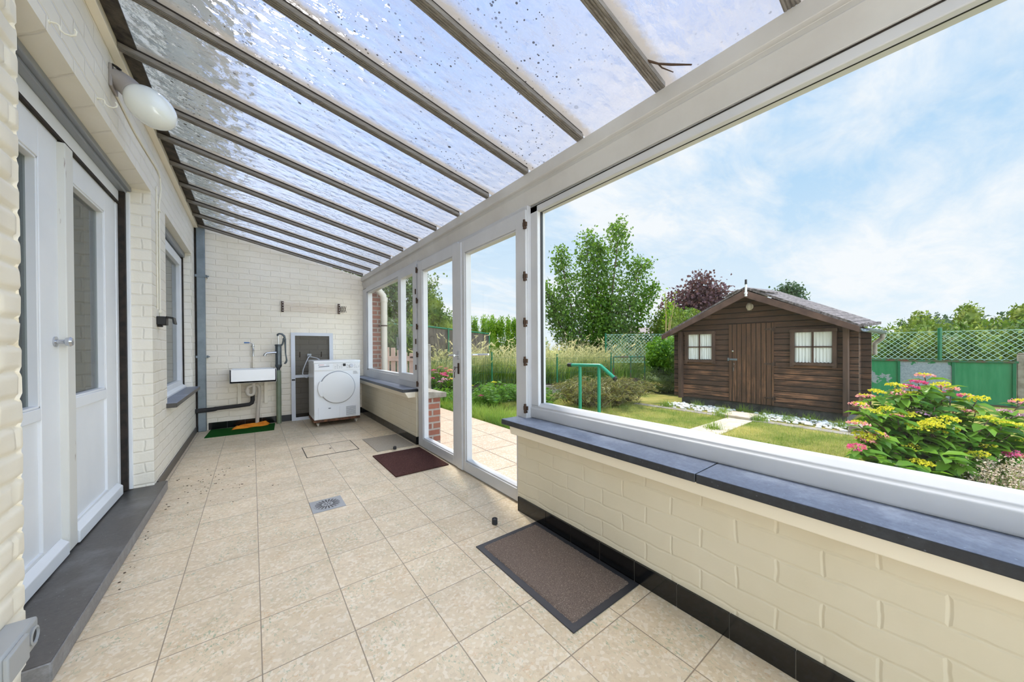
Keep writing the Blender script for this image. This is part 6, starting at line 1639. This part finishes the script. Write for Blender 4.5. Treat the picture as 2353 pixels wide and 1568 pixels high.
HH = [(5.48, 0.22, 0.8, 1), (5.37, 0.31, 0.68, 2), (5.43, 0.26, 0.73, 2), (5.25, 0.4, 0.7, 0), (5.61, 0.12, 0.71, 0), (5.54, 0.18, 0.65, 0), (5.69, 0.07, 0.67, 1), (5.1, 0.52, 0.64, 0), (5.0, 0.59, 0.59, 1), (5.24, 0.4, 0.63, 1), (5.36, 0.31, 0.62, 0), (5.69, 0.06, 0.6, 2), (5.83, -0.04, 0.59, 1), (5.66, -0.1, 0.58, 0), (4.73, 0.6, 0.53, 1), (4.94, 0.45, 0.49, 0), (4.86, 0.51, 0.46, 0), (5.01, 0.39, 0.42, 1), (5.12, 0.31, 0.43, 0), (5.25, 0.21, 0.44, 3), (5.53, -0.01, 0.46, 1), (5.65, -0.09, 0.45, 1), (5.12, 0.06, 0.43, 0), (5.02, 0.13, 0.4, 0), (4.94, 0.19, 0.39, 0), (4.88, 0.24, 0.36, 0), (4.98, 0.16, 0.37, 0), (5.01, 0.14, 0.33, 0), (5.1, 0.07, 0.33, 0), (4.45, 0.57, 0.39, 1), (5.41, -0.16, 0.43, 0), (5.51, -0.24, 0.39, 0), (5.62, -0.33, 0.36, 0), (4.48, 0.54, 0.28, 0), (4.59, 0.46, 0.29, 1), (4.49, 0.53, 0.24, 1), (4.21, 0.55, 0.22, 2), (4.84, 0.27, 0.17, 0), (5.37, -0.13, 0.19, 0), (5.06, -0.09, 0.15, 0), (4.67, 0.21, 0.08, 0), (5.89, -0.28, 0.45, 3), (5.97, -0.34, 0.41, 3), (6.01, -0.37, 0.55, 1), (5.34, -0.3, 0.14, 2), (5.65, -0.35, 0.22, 0)]
hydrangea('large hydrangea with yellow and pink flower heads outside the picture window', (5.12, 0.10, ZL), HH, 3, extra=80, size=0.15)
rr = random.Random(77)
h2 = []
for k_ in range(30):
    a = rr.uniform(0, 2 * PI); r_ = 0.52 * math.sqrt(rr.random()); h2.append((3.72 + r_ * math.cos(a), 7.75 + r_ * math.sin(a), 0.68 - 0.75 * r_ ** 2 - rr.random() * 0.22, rr.choice((1, 1, 2, 2, 3, 0))))
hydrangea('pink hydrangea behind the mesh fence seen through the left garden door', (3.72, 7.75, ZL), h2, 4, extra=16, size=0.11)

# border plants at the patio edge
rng = np.random.default_rng(61); rr = random.Random(61)
def fern(label, x, y, h_, n_, seed, name='fern'):
    rr = random.Random(seed); rng = np.random.default_rng(seed)
    t_ = thing(name, label, 'plant', (x, y, ZL)); P_ = []; AX = []; m_ = MB()
    for k_ in range(n_):
        a = rr.uniform(0, 2 * PI); L = h_ * rr.uniform(0.6, 1.25); hk = rr.uniform(0.35, 1.0); pts = []
        for q in range(8):
            t = q / 7; pts.append(np.array((x + math.cos(a) * L * t, y + math.sin(a) * L * t, ZL + h_ * hk * math.sin(t * 2.3) * rr.uniform(0.97, 1.03))))
        m_.tube([tuple(p) for p in pts], 0.003, 4, caps=False)
        for q in range(1, 8):
            d_ = (pts[q] - pts[q - 1]); s_ = np.array((-math.sin(a), math.cos(a), 0))
            for w_ in (-1, 1):
                for e_ in range(2):
                    P_.append(pts[q - 1] + d_ * (e_ / 2) + s_ * w_ * 0.04 * (1 - q / 9)); AX.append(s_ * w_ * 2 + d_)
    V, F = leafq(np.array(P_), 0.09, rng, 0.28, np.array(AX), 0.15); npobj('foliage', V, F, M['leaf_bush'], t_); obj('stems', m_, M['leaf_bush'], t_)
fern('arching green fern at the patio edge behind the right door', 4.05, 6.0, 0.55, 52, 5)
fern('smaller green fern between patio and tall grass', 4.75, 5.95, 0.45, 40, 6)
fern('green fern at the concrete edging left of the handrail', 5.05, 5.35, 0.36, 26, 7)
bush('border_bush', 'dense leafy perennial between patio edge and mesh fence', 'plant', [((4.3, 6.5, -0.02), (0.42, 0.4, 0.34), 900), ((4.9, 6.55, -0.05), (0.4, 0.35, 0.28), 600), ((3.9, 6.3, -0.05), (0.3, 0.3, 0.28), 420)], M['leaf_bush'], 0.08, 1.0, 111, base=(4.3, 6.4, ZL), aspect=0.4, corek=0.6, stems=False)
bush('flower_clump', 'leafy clump with pale flowers at the far patio corner', 'plant', [((3.35, 7.05, 0.02), (0.35, 0.4, 0.2), 500), ((3.5, 6.5, 0.0), (0.3, 0.35, 0.22), 400)], M['leaf_bush'], 0.10, 1.0, 110, base=(3.4, 6.8, ZL), aspect=0.25, corek=0.6, stems=False)
for k_, (x, y, z, mt, lab) in enumerate(((3.62, 6.2, 0.33, 'fl_yellow', 'yellow bloom on a stem by the left fern'), (4.15, 6.1, 0.37, 'fl_yellow', 'pale yellow bloom above the large fern'), (3.75, 6.0, 0.13, 'fl_hot', 'single hot pink bloom low by the fern'), (3.15, 6.75, 0.07, 'fl_mauve', 'mauve bloom at the far patio corner'))):
    t_ = thing('garden_flower', lab, 'flower', (x, y, ZL))
    m_ = MB(); m_.tube([(x, y, ZL), (x + 0.02, y, (z + ZL) / 2), (x, y, z)], 0.004, 5); obj('stalk', m_, M['leaf_bush'], t_)
    V, F, mi = HM[0]; o = npobj('bloom', V + np.array((x, y, z)), F, M[mt], t_)
# dry seeding grass under the picture window
def sg(n_, rng): return np.stack([5.02 + rng.normal(size=n_) * 0.16, -0.24 + rng.normal(size=n_) * 0.12], 1)
V, F, P, h, a, l = blades(260, sg, 0.10, 0.30, 0.004, 0.8, rng, segs=3)
tips = V.reshape(len(P), -1, 3)[:, -1, :]
t_ = thing('seeding_grass', 'dry pinkish seeding grass clump in front of the hydrangea', 'grass', (5.02, -0.24, ZL))
npobj('blades', V, F, M['greengrass'], t_)
pp = np.repeat(tips, 12, 0) + rng.normal(size=(len(tips) * 12, 3)) * np.array([0.022, 0.022, 0.03]); V, F = leafq(pp, 0.022, rng, 0.5); npobj('seed_heads', V, F, M['seed'], t_)
